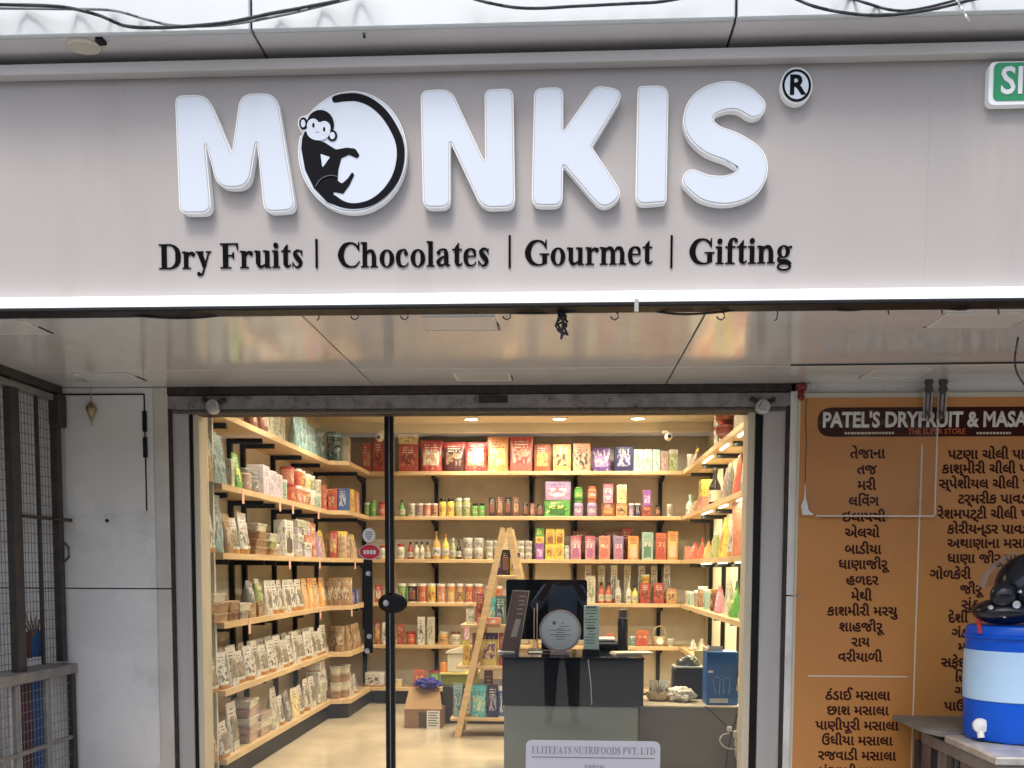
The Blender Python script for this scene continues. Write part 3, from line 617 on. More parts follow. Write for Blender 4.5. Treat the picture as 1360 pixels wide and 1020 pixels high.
# cable along the black edge and hooks
zc = SOF - .024
def along(pxs, r, lab, Y=YS + .02): return cable(pxs, Y, r, cab, lab, n=5)
along([(-20, 414), (60, 415), (130, 414), (200, 421), (260, 422), (330, 415), (420, 412), (520, 413), (620, 414), (700, 416), (745, 415), (790, 410), (850, 411), (900, 417), (950, 415), (1010, 408), (1090, 409), (1130, 412), (1200, 405), (1275, 411), (1300, 406), (1380, 408)], .0042, 'long black cable clipped under the black lower edge of the sign')
hk = mat('wire_hook', (.13, .125, .12), .5, .5)
HP = [(62, 0), (126, 0), (195, 0), (423, 1), (470, 2), (536, 2), (607, 0), (632, 0), (672, 2), (815, 2), (887, 0), (956, 2), (1031, 1), (1179, 0), (1250, 0), (1325, 0)]
for k, (px, kind) in enumerate(HP):
    p = PY(px, 409, YS + .01); b = MB(); P_ = lambda dx, dz: (p.x + dx, p.y - .004, p.z + dz)
    if kind == 2: b.tube([P_(0, .0), P_(.004, -.012), P_(.014, -.020), P_(.016, -.032), P_(.006, -.040), P_(-.006, -.036), P_(-.010, -.028)], .0026, 6)
    elif kind == 1: b.tube([P_(0, 0), P_(.004, -.02), P_(.001, -.038), P_(-.006, -.042)], .0024, 6)
    else: b.tube([P_(0, 0), P_(.001, -.012), P_(.003, -.022)], .003, 6)
    where = ['near the left edge of the black sign bar', 'above the hanging diamond ornament', 'above the cream strip of the left pillar', 'at the top of the left ceiling joint', 'above the left glass door', 'above the middle of the shop name word Chocolates', 'left over the unlit square light', 'right over the unlit square light', 'left of the tangled wire bundle', 'right of the tangled wire bundle', 'left of the right ceiling joint', 'right of the right ceiling joint', 'above the end of the shutter rail', 'above the menu board heading', 'left of the loose cream light', 'over the loose cream light'][k]
    tag(b.build('wire_hook', hk), ('curled' if kind else 'short') + ' wire hook under the sign ' + where, 'hook', 'hooks under the sign edge')
p = PY(746, 430, YS + .01); b = MB(); rr = random.Random(3)
for k in range(7):
    b.tube([(p.x + rr.uniform(-.022, .022), p.y + rr.uniform(-.01, .01), p.z + .035 - j * .018 + rr.uniform(-.01, .01)) for j in range(5 if k < 5 else 3)] if k else [(p.x, p.y, p.z + .05), (p.x + .004, p.y, p.z), (p.x, p.y, p.z - .045), (p.x - .003, p.y, p.z - .05)], .0045, 6)
tag(b.build('wire_tangle', cab), 'tangled knot of black wire hanging from the middle of the sign edge', 'wire')
cable([(1375, 425), (1357, 434), (1350, 460), (1348, 482), (1353, 500), (1368, 520)], 3.9, .004, mat('blue_grey_cable', (.05, .07, .10), .5), 'thin blue grey cable hanging in a loop at the right edge')
b = MB(); a, c = PZ(1050, 484, SOF), PZ(1400, 480, SOF); b.tube([(a.x, a.y, SOF - .003), (c.x, c.y, SOF - .004)], .004, 6); tag(b.build('cable', cab), 'straight black cable taped along the porch ceiling over the menu board', 'cable', 'cables')
b = MB(); p = PY(845, 405, YS - .06); b.cbox(p.x - .006, p.x + .008, YS - .062, YS - .056, p.z - .022, p.z + .02, .001); tag(b.build('cable_tie', mat('old_tie', (.30, .33, .29), .5)), 'pale cable tie wrapped over the black sign edge', 'tie')

# ------------------------------------------------------------------ left: wire grille frames
XGR = PY(80, 700, YF - .03).x
brown = mat('brown_black_paint', (.035, .027, .024), .55, var=.35, scale=12, stain=(.10, .07, .05), stscale=18, stamt=.5)
galv = mat('dull_grey_rail', (.23, .22, .21), .5, .4, var=.25, scale=12)
gr = thing('window_grille', 'dark brown wire mesh grille frame standing out from the left pillar', 'grille')
def gz(py, Y=YF - .1): return PX(60, py, XGR).z if False else CAM.z + (PY(680, py, Y).z - CAM.z)
zt_, zm_, zb_ = ZF(512), ZF(691), ZF(882)
b = MB(); b.cbox(XGR - .02, XGR + .02, YF - .07, YF - .03, zb_, zt_, .004); b.build('post', brown, gr)
b = MB(); b.cbox(XGR - .02, XGR + .02, 4.33, 4.40, zb_ - .05, zt_ + .0, .004); b.build('post', brown, gr)
b = MB(); b.cbox(XGR - .012, XGR + .006, 4.575, 4.59, zb_, zt_ - .03, .002); b.build('mullion_bar', brown, gr)
b = MB(); b.cbox(XGR - .03, XGR + .03, 3.0, YF - .028, zt_ - .035, zt_ + .018, .004); b.build('top_rail', brown, gr)
b = MB(); b.cbox(XGR - .012, XGR + .022, 3.0, YF - .08, zt_ - .075, zt_ - .045, .003); b.build('top_track', galv, gr)
b = MB(); b.cbox(XGR - .01, XGR + .015, 4.42, YF - .0, zm_ - .008, zm_ + .008, .002); b.tube([(XGR + .016, YF - .12, zm_), (XGR + .07, YF - .05, zm_ - .006)], .009, 8); b.build('stay_bar', brown, gr)
b = MB(); b.cbox(XGR - .01, XGR + .05, YF - .1, YF - .025, zt_ - .20, zt_ - .04, .008); b.build('hinge_block', brown, gr)
b = MB(); b.tube([(XGR + .025, YF - .05, ZF(722)), (XGR + .055, YF - .06, ZF(728)), (XGR + .055, YF - .06, ZF(742)), (XGR + .025, YF - .05, ZF(748))], .007, 8); b.build('latch', mat('rusty_latch', (.14, .10, .075), .6, .3), gr)
b = MB(); y = 3.05
while y < YF - .06:
    b.box(XGR - .0035, XGR - .0022, y - .0011, y + .0011, zb_, zt_ - .03); y += .028
z = zb_ + .03
while z < zt_ - .04: b.box(XGR - .0022, XGR - .0009, 3.0, YF - .06, z - .0011, z + .0011); z += .046
tag(b.build('wire_mesh', darkrust, gr, 0), None, None, None, 'stuff')
# lower grille, steps out a little further
XG2 = PY(99, 950, YF - .05).x
g2 = thing('lower_grille_box', 'low grey railed grille box with pale mesh below the brown grille', 'grille')
b = MB(); b.cbox(XGR - .1, XG2 + .01, 3.0, YF - .02, zb_ - .06, zb_ - .012, .005); b.build('top_rail', galv, g2)
b = MB(); b.cbox(XG2 - .03, XG2, YF - .06, YF - .025, .1, zb_ - .062, .004); b.build('post', brown, g2)
b = MB(); b.cbox(XG2 - .028, XG2 - .004, 4.50, 4.54, .1, zb_ - .062, .004); b.build('post', galv, g2)
b = MB(); b.cbox(XG2 - .028, XG2 - .004, 4.24, 4.27, .1, zb_ - .062, .004); b.build('post', galv, g2)
b = MB(); b.cbox(XG2 - .02, XG2 - .005, 3.0, YF - .06, .78, .80, .002); b.build('rail', galv, g2)
b = MB(); y = 3.02
while y < YF - .07: b.box(XG2 - .0125, XG2 - .0110, y - .0012, y + .0012, .1, zb_ - .062); y += .03
z = .12
while z < zb_ - .07: b.box(XG2 - .0109, XG2 - .0095, 3.0, YF - .07, z - .0012, z + .0012); z += .045
tag(b.build('wire_mesh', galv, g2, 0), None, None, None, 'stuff')
def stripecloth(name, cols, x, y0, y1, z0, z1, lab):
    t = thing(name, lab, 'cloth'); n = len(cols)
    for i, m in enumerate(cols):
        b = MB(); a0 = y0 + (y1 - y0) * i / n; a1 = y0 + (y1 - y0) * (i + 1) / n
        for k in range(6):
            u0, u1 = a0 + (a1 - a0) * k / 6, a0 + (a1 - a0) * (k + 1) / 6; s0, s1 = .012 * math.sin(u0 * 70), .012 * math.sin(u1 * 70)
            b.add([(x + s0, u0, z0), (x + s1, u1, z0), (x + s1, u1, z1), (x + s0, u0, z1), (x + s0 - .006, u0, z0), (x + s1 - .006, u1, z0), (x + s1 - .006, u1, z1), (x + s0 - .006, u0, z1)], [(0, 1, 2, 3), (7, 6, 5, 4), (0, 4, 5, 1), (3, 2, 6, 7)])
        b.build('stripe', m, t)
mar, blu, wht = mat('maroon_cloth', (.09, .025, .045), .8), mat('blue_cloth', (.02, .10, .30), .8), mat('pale_cloth', (.60, .60, .62), .8)
stripecloth('striped_cloth', [wht, mar, blu, wht], XGR - .035, PX(10, 950, XGR - .035).y, PX(68, 950, XGR - .035).y, .05, ZF(900), 'maroon and blue striped cloth hanging behind the lower grille box')
stripecloth('striped_cloth', [mar, blu], XGR - .035, PX(25, 860, XGR - .035).y, PX(56, 860, XGR - .035).y, ZF(872), ZF(838), 'maroon and blue cloth bundle behind the brown grille')
b = MB()
for k in range(5): b.tube([(XGR - .04, 4.56 + .01 * k, ZF(845)), (XGR - .04, 4.54 + .035 * k - .06, ZF(825)), (XGR - .035, 4.52 + .05 * k - .08, ZF(808 + 3 * k))], [.006, .004, .001], 5)
tag(b.build('dried_twigs', mat('dry_twig', (.16, .11, .07), .9)), 'few dried twigs sticking up over the cloth bundle behind the grille', 'twigs')
b = MB(); b.box(XGR - .9, XGR - .35, 3.0, YF + .0, .0, SOF - .002); tag(b.build('side_wall', acp_wall, None, 0), None, None, None, 'structure')

# ------------------------------------------------------------------ right: orange menu board
mb = thing('menu_board', 'orange spice menu board with brown heading and two columns of names', 'menu board')
YBd = YF - .03
xa_, xb_, za_ = PY(1057, 740, YBd).x, 3.6, PY(1200, 521, YBd).z
b = MB(); b.cbox(xa_ - .002, xb_, YBd, YF - .0045, -.0 + .3, za_, .003); b.build('backing_sheet', mat('cream_sheet_edge', (.58, .55, .44), .4), mb)
orange = mat('orange_vinyl', (.52, .225, .062), .28, bump=.05, bscale=2.0, var=.07, scale=1.6, stain=(.56, .30, .08), stscale=1.2, stamt=.5)
zo = PY(1200, 528, YBd).z
b = MB(); b.box(xa_ + .006, xb_ - .01, YBd - .002, YBd - .0004, .32, zo); b.build('printed_face', orange, mb, 0)
brownp = mat('brown_print', (.045, .012, .009), .6, spec=.1); creamp = mat('cream_print', (.68, .58, .42), .4); whitep2 = mat('white_lettering', (.72, .70, .66), .4)
p, q = PY(1085, 579, YBd), PY(1500, 542, YBd); q.z = PY(1180, 541, YBd).z; p.z = PY(1180, 580, YBd).z
b = MB(); b.prism(rrect(p.x, q.x, p.z, q.z, (q.z - p.z) / 2 * .98), YBd - .0034, YBd - .0021, XZ); b.build('heading_band', brownp, mb, 30)
YT = YBd - .0040
p = PY(1092, 567, YT); text_obj('lettering', "PATEL'S DRYFRUIT & MASALA", .098, (p.x, YT, p.z), whitep2, mb, 'LEFT', .80, .035)
p = PY(1206, 576.5, YT); text_obj('lettering', 'THE SUPER STORE', .036, (p.x, YT, p.z), mat('orange_red_print', (.50, .10, .03), .4), mb, 'LEFT', .9, .02)
for px, w in ((1122, 60), (1297, 42)):
    a = PY(px, 575, YT); b = MB(); x = a.x; rr = random.Random(px)
    while x < a.x + w * YT / F: d = rr.uniform(.006, .014); b.box(x, x + d, YT, YT + .0005, a.z - .006, a.z + .004); x += d + .004
    b.build('small_print', creamp, mb, 0)
LC = [('તેજાના', 1152, 603), ('તજ', 1151, 624), ('મરી', 1151, 645), ('લવિંગ', 1147, 666), ('ઇલાયચી', 1147, 687), ('એલચો', 1145, 708), ('બાડીયા', 1146, 730), ('ધાણાજીરૂ', 1146, 750), ('હળદર', 1145, 771), ('મેથી', 1144, 792), ('કાશમીરી મરચુ', 1145, 812), ('શાહજીરૂ', 1143, 833), ('રાય', 1143, 853), ('વરીયાળી', 1142, 873),
      ('ઠંડાઈ મસાલા', 1139, 924), ('છાશ મસાલા', 1139, 944), ('પાણીપૂરી મસાલા', 1138, 964), ('ઉંધીયા મસાલા', 1138, 984), ('રજવાડી મસાલા', 1138, 1004), ('પંજાબી મસાલા', 1138, 1025)]
RC = [('પટણા ચોલી પાવડર', 1259, 604), ('કાશ્મીરી ચીલી પાવડર', 1251, 623), ('સ્પેશીયલ ચીલી પાવડર', 1247, 643), ('ટર્મરીક પાવડર', 1272, 663), ('રેશમપટ્ટી ચીલી પાવડર', 1245, 683), ('કોરીયન્ડર પાવડર', 1258, 703), ('અથાણાના મસાલા', 1258, 722), ('ધાણા જીરૂ પાવડર', 1258, 742), ('ગોળકેરી', 1235, 763), ('જીરૂ', 1275, 783), ('સુંઠ', 1277, 803), ('દેશી', 1259, 821), ('ગંઠોડા', 1264, 841), ('મરી', 1272, 860), ('સફેદ', 1250, 880), ('હિંગ', 1268, 900), ('ગોળ', 1268, 918), ('પાઉંભાજી', 1254, 938)]
def guj(s):                       # the font here lays letters out one by one: the short i sign goes before its letter
    o = list(s); i = 0
    while i < len(o):
        if o[i] == '\u0abf': o[i - 1], o[i] = o[i], o[i - 1]
        i += 1
    return ''.join(o)
for t, px, py in LC:
    p = PY(px, py + 5.5, YT); text_obj('lettering', guj(t), .066, (p.x, YT + .001, p.z), brownp, mb, 'CENTER', 1.0, .028)
for t, px, py in RC:
    p = PY(px, py + 5.5, YT); text_obj('lettering', guj(t), .066, (p.x, YT + .001, p.z), brownp, mb, 'LEFT', 1.0, .028)
b = MB(); p, q = PY(1222, 575, YT), PY(1216, 950, YT); xm = PY(1219, 760, YT).x; b.box(xm - .004, xm + .003, YT, YT + .001, .35, PY(1222, 590, YT).z); b.build('column_rule', creamp, mb, 0)
b = MB(); p, q = PY(1073, 897.5, YT), PY(1205, 897.5, YT); b.box(p.x, q.x, YT, YT + .001, p.z - .004, p.z + .003); b.build('row_rule', creamp, mb, 0)
# plastic sheet clipped over the board
ps = thing('plastic_sheet', 'clear plastic sheet clipped over the upper left of the menu board, torn white corner', 'plastic sheet')
YP = YBd - .03
xl, xr, zt2, zb2 = PY(1071, 600, YP).x, PY(1243, 600, YP).x, SOF - .01, PY(1150, 685, YP).z
b = MB(); n = 14
for i in range(n):
    x0, x1 = xl + (xr - xl) * i / n, xl + (xr - xl) * (i + 1) / n; w0, w1 = .006 * math.sin(i * .9), .006 * math.sin((i + 1) * .9)
    b.add([(x0, YP + w0, zb2), (x1, YP + w1, zb2), (x1, YP + .4 * w1, zt2), (x0, YP + .4 * w0, zt2)], [(0, 1, 2, 3)])
b.build('sheet', clear, ps)
edge = mat('sheet_edge', (.62, .56, .48), .3)
b = MB(); b.box(xr, xr + .006, YP - .004, YP + .001, zb2, zt2 - .06); b.box(xl + .05, xr, YP - .006, YP + .002, zb2 - .005, zb2 + .002)
xq = PY(1223, 650, YP).x; b.box(xq - .003, xq + .002, YP - .004, YP - .001, zb2, PY(1223, 592, YP).z); b.build('welded_edge', edge, ps)
b = MB(); pts = [PY(x, y, YP - .008) for x, y in ((1066, 684), (1081, 684), (1074, 678), (1070, 660), (1069.5, 640), (1068, 662), (1064, 672))]
b.prism([(v.x, v.z) for v in pts], YP - .010, YP - .004, XZ); b.build('torn_corner', mat('milky_plastic', (.66, .70, .70), .3), ps, 0)
b = MB(); b.tube([PY(x, y, YP - .002) for x, y in ((1071, 530), (1070, 560), (1071, 590), (1069.5, 620), (1069.5, 645))], .0028, 6); b.tube([PY(x, y, YP - .004) for x, y in ((1080, 683), (1086, 686), (1100, 686.5), (1140, 686), (1180, 687))], .0022, 6); b.build('dark_fold', mat('dark_fold', (.10, .06, .04), .5), ps)
for k, px in enumerate((1233, 1252)):
    p = PY(px, 530, YP - .01); t = thing('hanging_clip', ('left' if k == 0 else 'right') + ' one of two twin black spring clips with cloudy strap above the menu board', 'clip', (0, 0, 0), group='twin clips holding the plastic sheet')
    b = MB()
    for z in (.078, .045): b.lathe([(.008, -.010), (.019, -.009), (.019, .009), (.008, .010)], 14, (p.x, p.y, p.z + z), ax='Y')
    b.tube([(p.x - .008, p.y, p.z + .055), (p.x - .012, p.y, p.z - .09)], .0032, 6); b.tube([(p.x + .010, p.y, p.z + .05), (p.x + .006, p.y, p.z - .09)], .0032, 6); b.tube([(p.x - .012, p.y, p.z - .05), (p.x + .01, p.y, p.z - .085), (p.x, p.y, p.z - .1)], .005, 6); b.build('spring', mat('dark_spring', (.07, .065, .06), .45, .4), t)
    b = MB(); b.cbox(p.x - .02, p.x + .022, p.y + .006, p.y + .012, p.z - .09, SOF, .002); b.build('strap', frost, t)
p = PY(1062, 519, YF - .02); b = MB(); b.lathe([(0, .034), (.02, .03), (.029, .015), (.025, -.003), (.012, -.008), (.016, -.022), (.017, -.038), (.008, -.05), (0, -.052)], 16, (p.x, p.y - .03, p.z)); tag(b.build('red_knob', mat('dark_red_plastic', (.17, .010, .014), .35)), 'dark red plastic knob at the top corner between shutter and menu board', 'knob')
b = MB(); p = PY(1052, 791, YF - .01); b.tube([p, PY(1060, 791.5, YBd - .012), PY(1064, 793, YBd - .012)], .004, 6); tag(b.build('metal_pin', steel), 'short bright metal pin at the left edge of the menu board', 'pin')

# ------------------------------------------------------------------ right foreground: counter, water cooler, helmet
ZT = PY(1186, 950, YBd - .02).z
tb = thing('street_counter', 'weathered stall counter with slate grey top and steel worktop in front of the menu board', 'counter')
slate = mat('dusty_slate', (.17, .165, .15), .6, var=.2, scale=10, stain=(.28, .26, .23), stscale=8, stamt=.6)
pa, pb, pc = PZ(1186, 950, ZT), PZ(1247, 972, ZT), PZ(1312, 1010, ZT)
print('counter', pa, pb, pc)
x_l = PY(1186, 950, YBd - .02).x; pa.y = YBd - .02
b = MB(); poly = [(x_l, YBd - .02), (x_l + .0, pa.y - .02), (x_l + .01, pb.y + .1), (x_l + .05, pb.y), (2.6, pb.y), (2.6, YBd - .02)]
b.prism(poly, ZT - .022, ZT, lambda u, v, d: (u, v, d)); b.build('slate_top', slate, tb, 0)
stl = mat('dull_steel_top', (.47, .45, .42), .38, .5, var=.2, scale=14, stain=(.2, .17, .14), stscale=16, stamt=.5)
yf = PZ(1312, 1012, ZT - .03).y; xs0 = x_l + .06
b = MB(); b.cbox(xs0, 2.7, yf, pb.y - .002, ZT - .045, ZT - .012, .006); b.build('steel_top', stl, tb)
b = MB(); b.cbox(xs0 + .012, 2.7, yf + .012, pb.y + .3, ZT - .10, ZT - .047, .004); b.build('apron', mat('brushed_grey', (.22, .21, .20), .45, .5, var=.2, scale=20), tb)
b = MB(); b.box(xs0 + .05, 2.6, yf + .05, YBd - .06, .1, ZT - .05); b.build('carcass', mat('dark_brown_ply', (.06, .045, .038), .7, var=.4, scale=7, stain=(.16, .10, .08), stscale=9), tb, 0)
for i, (y0, y1, m) in enumerate(((.02, .16, 'a'), (.17, .24, 'b'), (.25, .45, 'c'), (.5, .75, 'a'), (.78, 1.0, 'c'))):
    mm = {'a': mat('bare_ply', (.13, .085, .065), .7, var=.3, scale=9), 'b': mat('black_gap', (.01, .01, .01), .8), 'c': mat('grey_ply', (.12, .105, .095), .7, var=.3, scale=9, stretch=(4, 4, 1))}[m]
    b = MB(); b.cbox(xs0 + .03, xs0 + .048, YBd - .1 - y1, YBd - .1 - y0, .1, ZT - .10, .003); b.build('side_panel', mm, tb)
b = MB()
for y in (yf + .06, pb.y - .05, YBd - .16): b.cbox(xs0 + .01, xs0 + .05, y, y + .04, .0, ZT - .10, .003)
b.build('leg', brown, tb)
# cooler
p = PZ(1282, 965, ZT); YC = 4.2; xc = PY(1283, 900, YC).x + .205; zc0 = ZT - .012
print('cooler', xc, YC, p)
wc = thing('water_cooler', 'blue and pale blue round water cooler jug with white tap on the steel worktop', 'water cooler', (xc, YC, zc0))
bluep = mat('glossy_blue_plastic', (.003, .088, .58), .3, spec=.3, var=.06, scale=3); pale = mat('pale_blue_plastic', (.42, .62, .84), .35, var=.03, scale=3)
ztop = PY(1340, 833, YC - .2).z - zc0; z1 = PY(1340, 867, YC - .2).z - zc0; z2 = PY(1340, 936, YC - .2).z - zc0
b = MB(); b.lathe([(.165, .006), (.19, .006), (.196, .02), (.199, z2)], 48); b.build('base_shell', bluep, wc)
b = MB(); b.lathe([(.199, z2 + .001), (.203, z2 + .004), (.204, (z1 + z2) / 2), (.203, z1 - .004), (.199, z1 - .001)], 48); b.build('band', pale, wc)
b = MB(); b.lathe([(.199, z1), (.2, z1 + .03), (.197, z1 + .034), (.2, z1 + .04), (.2, ztop - .02), (.192, ztop - .004), (.17, ztop), (.0, ztop + .004)], 48); b.build('lid', bluep, wc)
b = MB(); b.lathe([(.2, .0), (.21, .002), (.21, .008), (.2, .01)], 48, (0, 0, z1 + .05)); b.build('lid_rim', bluep, wc)
pt = PY(1289, 966, YC - .15); dx, dy = pt.x - xc, -.19
an = R(203); tx, ty = .197 * math.cos(an), .197 * math.sin(an); zt3 = pt.z - zc0
b = MB(); b.lathe([(0, 0), (.018, 0), (.02, -.02), (.03, -.026), (.03, -.045), (0, -.05)], 20, (tx, ty + .01, zt3), ax='Y'); b.tube([(tx, ty - .02, zt3 - .01), (tx + .003, ty - .03, zt3 - .05)], .014, 10); b.build('tap', mat('white_plastic', (.72, .72, .68), .3), wc)
b = MB()
for k in range(6):
    a = k * math.pi / 3; b.box(.165 * math.cos(a) - .02, .165 * math.cos(a) + .02, .165 * math.sin(a) - .02, .165 * math.sin(a) + .02, 0, .0058)
b.build('foot', bluep, wc, 0)
# helmet on the cooler, seen from its side
zh = zc0 + ztop + .006; xh = PY(1356, 790, YC).x; 
hm = thing('motorcycle_helmet', 'glossy black helmet with cloudy raised visor lying on the blue water cooler', 'helmet', (xh, YC - .02, zh))
hb = mat('glossy_black_shell', (.006, .008, .014), .22, coat=.15, ior=1.45)
def blob(c, r, n=24, m=14, cut=-2, warp=None):
    b = MB(); vs = []; fs = []
    for j in range(m + 1):
        ph = -math.pi / 2 + math.pi * j / m
        for k in range(n):
            th = 2 * math.pi * k / n; v = [c[0] + r[0] * math.cos(ph) * math.cos(th), c[1] + r[1] * math.cos(ph) * math.sin(th), max(cut, c[2] + r[2] * math.sin(ph))]
            vs.append(warp(v) if warp else v)
    for j in range(m):
        for k in range(n): fs.append((j * n + k, j * n + (k + 1) % n, (j + 1) * n + (k + 1) % n, (j + 1) * n + k))
    return b.add(vs, fs)
k_ = YC / F
blob((.045, 0, .150), (.155, .14, .148), cut=.0).build('shell', hb, hm, 60)
b = blob((-.085, -.02, .050), (.125, .11, .056), cut=.0); b.build('chin_guard', hb, hm, 60)
b = blob((-.118, -.085, .118), (.052, .045, .056)); b.build('visor_pivot_cover', hb, hm, 60)
visorm = glassmat('cloudy_visor', (.78, .79, .80), 1.5, .15, haze=.16)
b = MB(); n = 12                                   # visor: a curved clear band in front of the shell
for i in range(n + 1):
    th = R(192 - 88 * i / n)
    for j in range(5):
        ph = R(8 + 66 * j / 4); b.v.append((.045 + .225 * math.cos(th) * math.cos(ph), .16 * math.sin(th) * math.cos(ph * .6), .125 + .182 * math.sin(ph)))
for i in range(n):
    for j in range(4): b.f.append([i * 5 + j, i * 5 + j + 1, i * 5 + j + 6, i * 5 + j + 5]); b.m.append(0)
b.build('visor', visorm, hm, 60)
b = MB()
for (dx, dz, r_) in ((-.178, .070, .0085), (-.122, .036, .008), (-.075, .135, .006)): b.lathe([(0, -.006), (r_, -.005), (r_, .01)], 12, (dx, -.112 if dz < .1 else -.135, dz), ax='Y')
b.build('rivet', mat('bright_rivet', (.75, .75, .78), .2, .6), hm)
b = MB(); b.lathe([(.006, 0), (.014, -.002), (.016, 0), (.014, .002)], 16, (-.082, -.127, .082), ax='Y'); b.build('badge', mat('badge_silver', (.55, .57, .6), .3, .5), hm)
b = MB(); b.tube([(-.19, -.03, .012), (-.195, -.05, -.01), (-.192, -.06, -.04)], .009, 8); b.build('strap', mat('red_strap', (.45, .02, .03), .6), hm)

# ------------------------------------------------------------------ interior: lights and cameras
warm = (1.0, .86, .64)
dlm = emat('downlight_glow', (1, .93, .78), 6)
rows = [8.1, 6.85, 5.75]
wheres = {8.1: 'by the back wall', 6.85: 'over the display ladder', 5.75: 'just inside the glass front'}
xsd = [PZ(628, 560, CZ).x, PZ(743, 558, CZ).x, PZ(846, 558, CZ).x]
for Y in rows:
    for i, x in enumerate(xsd + [-1.45]):
        if Y == 8.1 and i == 3: continue
        z_ = CZ - (.0)
        nm = ['left', 'middle', 'right', 'far left'][i]
        t = thing('downlight', f'{nm} one of the round shop downlights {wheres[Y]}', 'downlight', (x, Y, z_), 0, 'round shop downlights')
        b = MB(); b.lathe([(.052, -.001), (.066, -.008), (.068, -.001)], 24); b.build('rim', mat('white_rim', (.75, .72, .65), .4), t)
        b = MB(); b.lathe([(0, -.004), (.0515, -.0042)], 24); b.build('lens', dlm, t)
        l = bpy.data.lights.new('downlight_lamp', 'AREA'); l.shape = 'DISK'; l.size = .11; l.energy = 6.7; l.color = warm; l.spread = R(150)
        lo = bpy.data.objects.new('downlight_lamp', l); C.objects.link(lo); lo.parent = t; lo.location = (0, 0, -.012)
def cctv(px, lab):
    p = PY(px, 572, YB - .33); t = thing('security_camera', lab, 'camera', (p.x, YB - .33, CZ - .075), 0, 'security cameras on the shop ceiling')
    wp = mat('white_camera_shell', (.72, .68, .58), .35)
    b = MB(); b.lathe([(.05, .0), (.05, -.02), (.03, -.03)], 20, (0, -.06, .0)); b.build('mount', wp, t)
    b = MB(); b.lathe([(0, -.1), (.02, -.098), (.03, -.08), (.033, -.03), (.02, 0), (0, .0)], 20, (.005, -.04, -.055), ax='Y'); b.build('body', wp, t)
    b = MB(); b.lathe([(0, -.103), (.015, -.102), (.016, -.09)], 16, (.005, -.04, -.055), ax='Y'); b.build('lens', blackm, t)
cctv(506, 'white security camera at the back left, beside the black door edge'); cctv(886, 'white security camera at the back right above the shelf ends')

# ------------------------------------------------------------------ shelving
DZ = [.822, .443, .077, -.295, -.66, -1.03]
SHZ = [CAM.z + d for d in DZ]                # tops of the six shelf levels
YE_B = 8.36; XE_L = -1.80; XE_L2 = -1.655; XE_R = 1.0
su = thing('wall_shelving', 'pine wall shelving on black uprights across the back wall', 'shelving', group='pine wall shelving')
for i, z in enumerate(SHZ):
    b = MB(); b.cbox(XE_L2 + .002, XE_R - .002, YE_B, YB - (.062 if False else .001), z - .032, z, .003); b.build('shelf', wood, su)
b = MB(); b.cbox(XE_L2 + .05, XE_R, YE_B + .05, YB - .001, FZ, SHZ[5] - .034, .003); b.build('plinth', blackm, su)
for px in (484, 580, 705.5, 764, 876):
    x = PY(px, 700, YB).x; b = MB(); b.cbox(x - .016, x + .016, YB - .031, YB - .0015, FZ + .05, SHZ[0] - .033, .002)
    up = b.build('upright', blackm, su)
    for z in SHZ[:5]:
        b = MB(); b.add([(x - .014, YB - .032, z - .0335), (x - .014, YE_B + .04, z - .0335), (x - .014, YE_B + .04, z - .05), (x - .014, YB - .032, z - .085), (x + .014, YB - .032, z - .0335), (x + .014, YE_B + .04, z - .0335), (x + .014, YE_B + .04, z - .05), (x + .014, YB - .032, z - .085)], [(0, 1, 2, 3), (4, 7, 6, 5), (0, 4, 5, 1), (1, 5, 6, 2), (2, 6, 7, 3), (3, 7, 4, 0)]); b.build('bracket', blackm, up, 0)
sl_ = thing('wall_shelving', 'long pine shelving on black uprights down the left wall', 'shelving', group='pine wall shelving')
for i, z in enumerate(SHZ):
    b = MB(); b.prism([(XL + .001, 5.125), (XE_L, 5.125), (XE_L, 7.50), (XE_L2, 7.56), (XE_L2, YB - .002), (XL + .001, YB - .002)] if True else [], z - .032, z, lambda u, v, d: (u, v, d)); b.build('shelf', woody, sl_, 0)
b = MB(); b.prism([(XL + .001, 5.16), (XE_L - .03, 5.16), (XE_L - .03, 7.52), (XE_L2 - .03, 7.58), (XE_L2 - .03, YB - .002), (XL + .001, YB - .002)], FZ, SHZ[5] - .034, lambda u, v, d: (u, v, d)); b.build('plinth', blackm, sl_, 0)
for y in (5.35, 6.0, 6.25, 6.9, 7.43, 8.1):
    b = MB(); b.cbox(XL + .0015, XL + .031, y - .016, y + .016, FZ + .05, SHZ[0] - .033, .002); up = b.build('upright', blackm, sl_)
    for z in SHZ[:5]:
        e = (XE_L2 if y > 7.6 else XE_L) - .05
        b = MB(); b.cbox(XL + .032, e, y - .013, y + .013, z - .062, z - .0335, .002); b.build('bracket', blackm, up, 0)
sr_ = thing('wall_shelving', 'pine shelving with light strips under its boards down the right wall', 'shelving', group='pine wall shelving')
for i, z in enumerate(SHZ):
    b = MB(); b.prism([(XE_R, 5.2), (XR - .001, 5.2), (XR - .001, YB - .002), (XE_R, YB - .002)], z - .032, z, lambda u, v, d: (u, v, d)); b.build('shelf', woody, sr_, 0)
b = MB(); b.box(XE_R + .03, XR - .001, 5.2, YB - .002, FZ, SHZ[5] - .034); b.build('plinth', blackm, sr_, 0)
strip = emat('shelf_light_glow', (1, .93, .66), 2.2)
for y in (5.5, 6.2, 6.85, 7.55, 8.2):
    b = MB(); b.cbox(XR - .031, XR - .0015, y - .016, y + .016, FZ + .05, SHZ[0] - .033, .002); up = b.build('upright', blackm, sr_)
    for z in SHZ[:5]: b = MB(); b.cbox(XE_R + .05, XR - .032, y - .013, y + .013, z - .062, z - .0335, .002); b.build('bracket', blackm, up, 0)
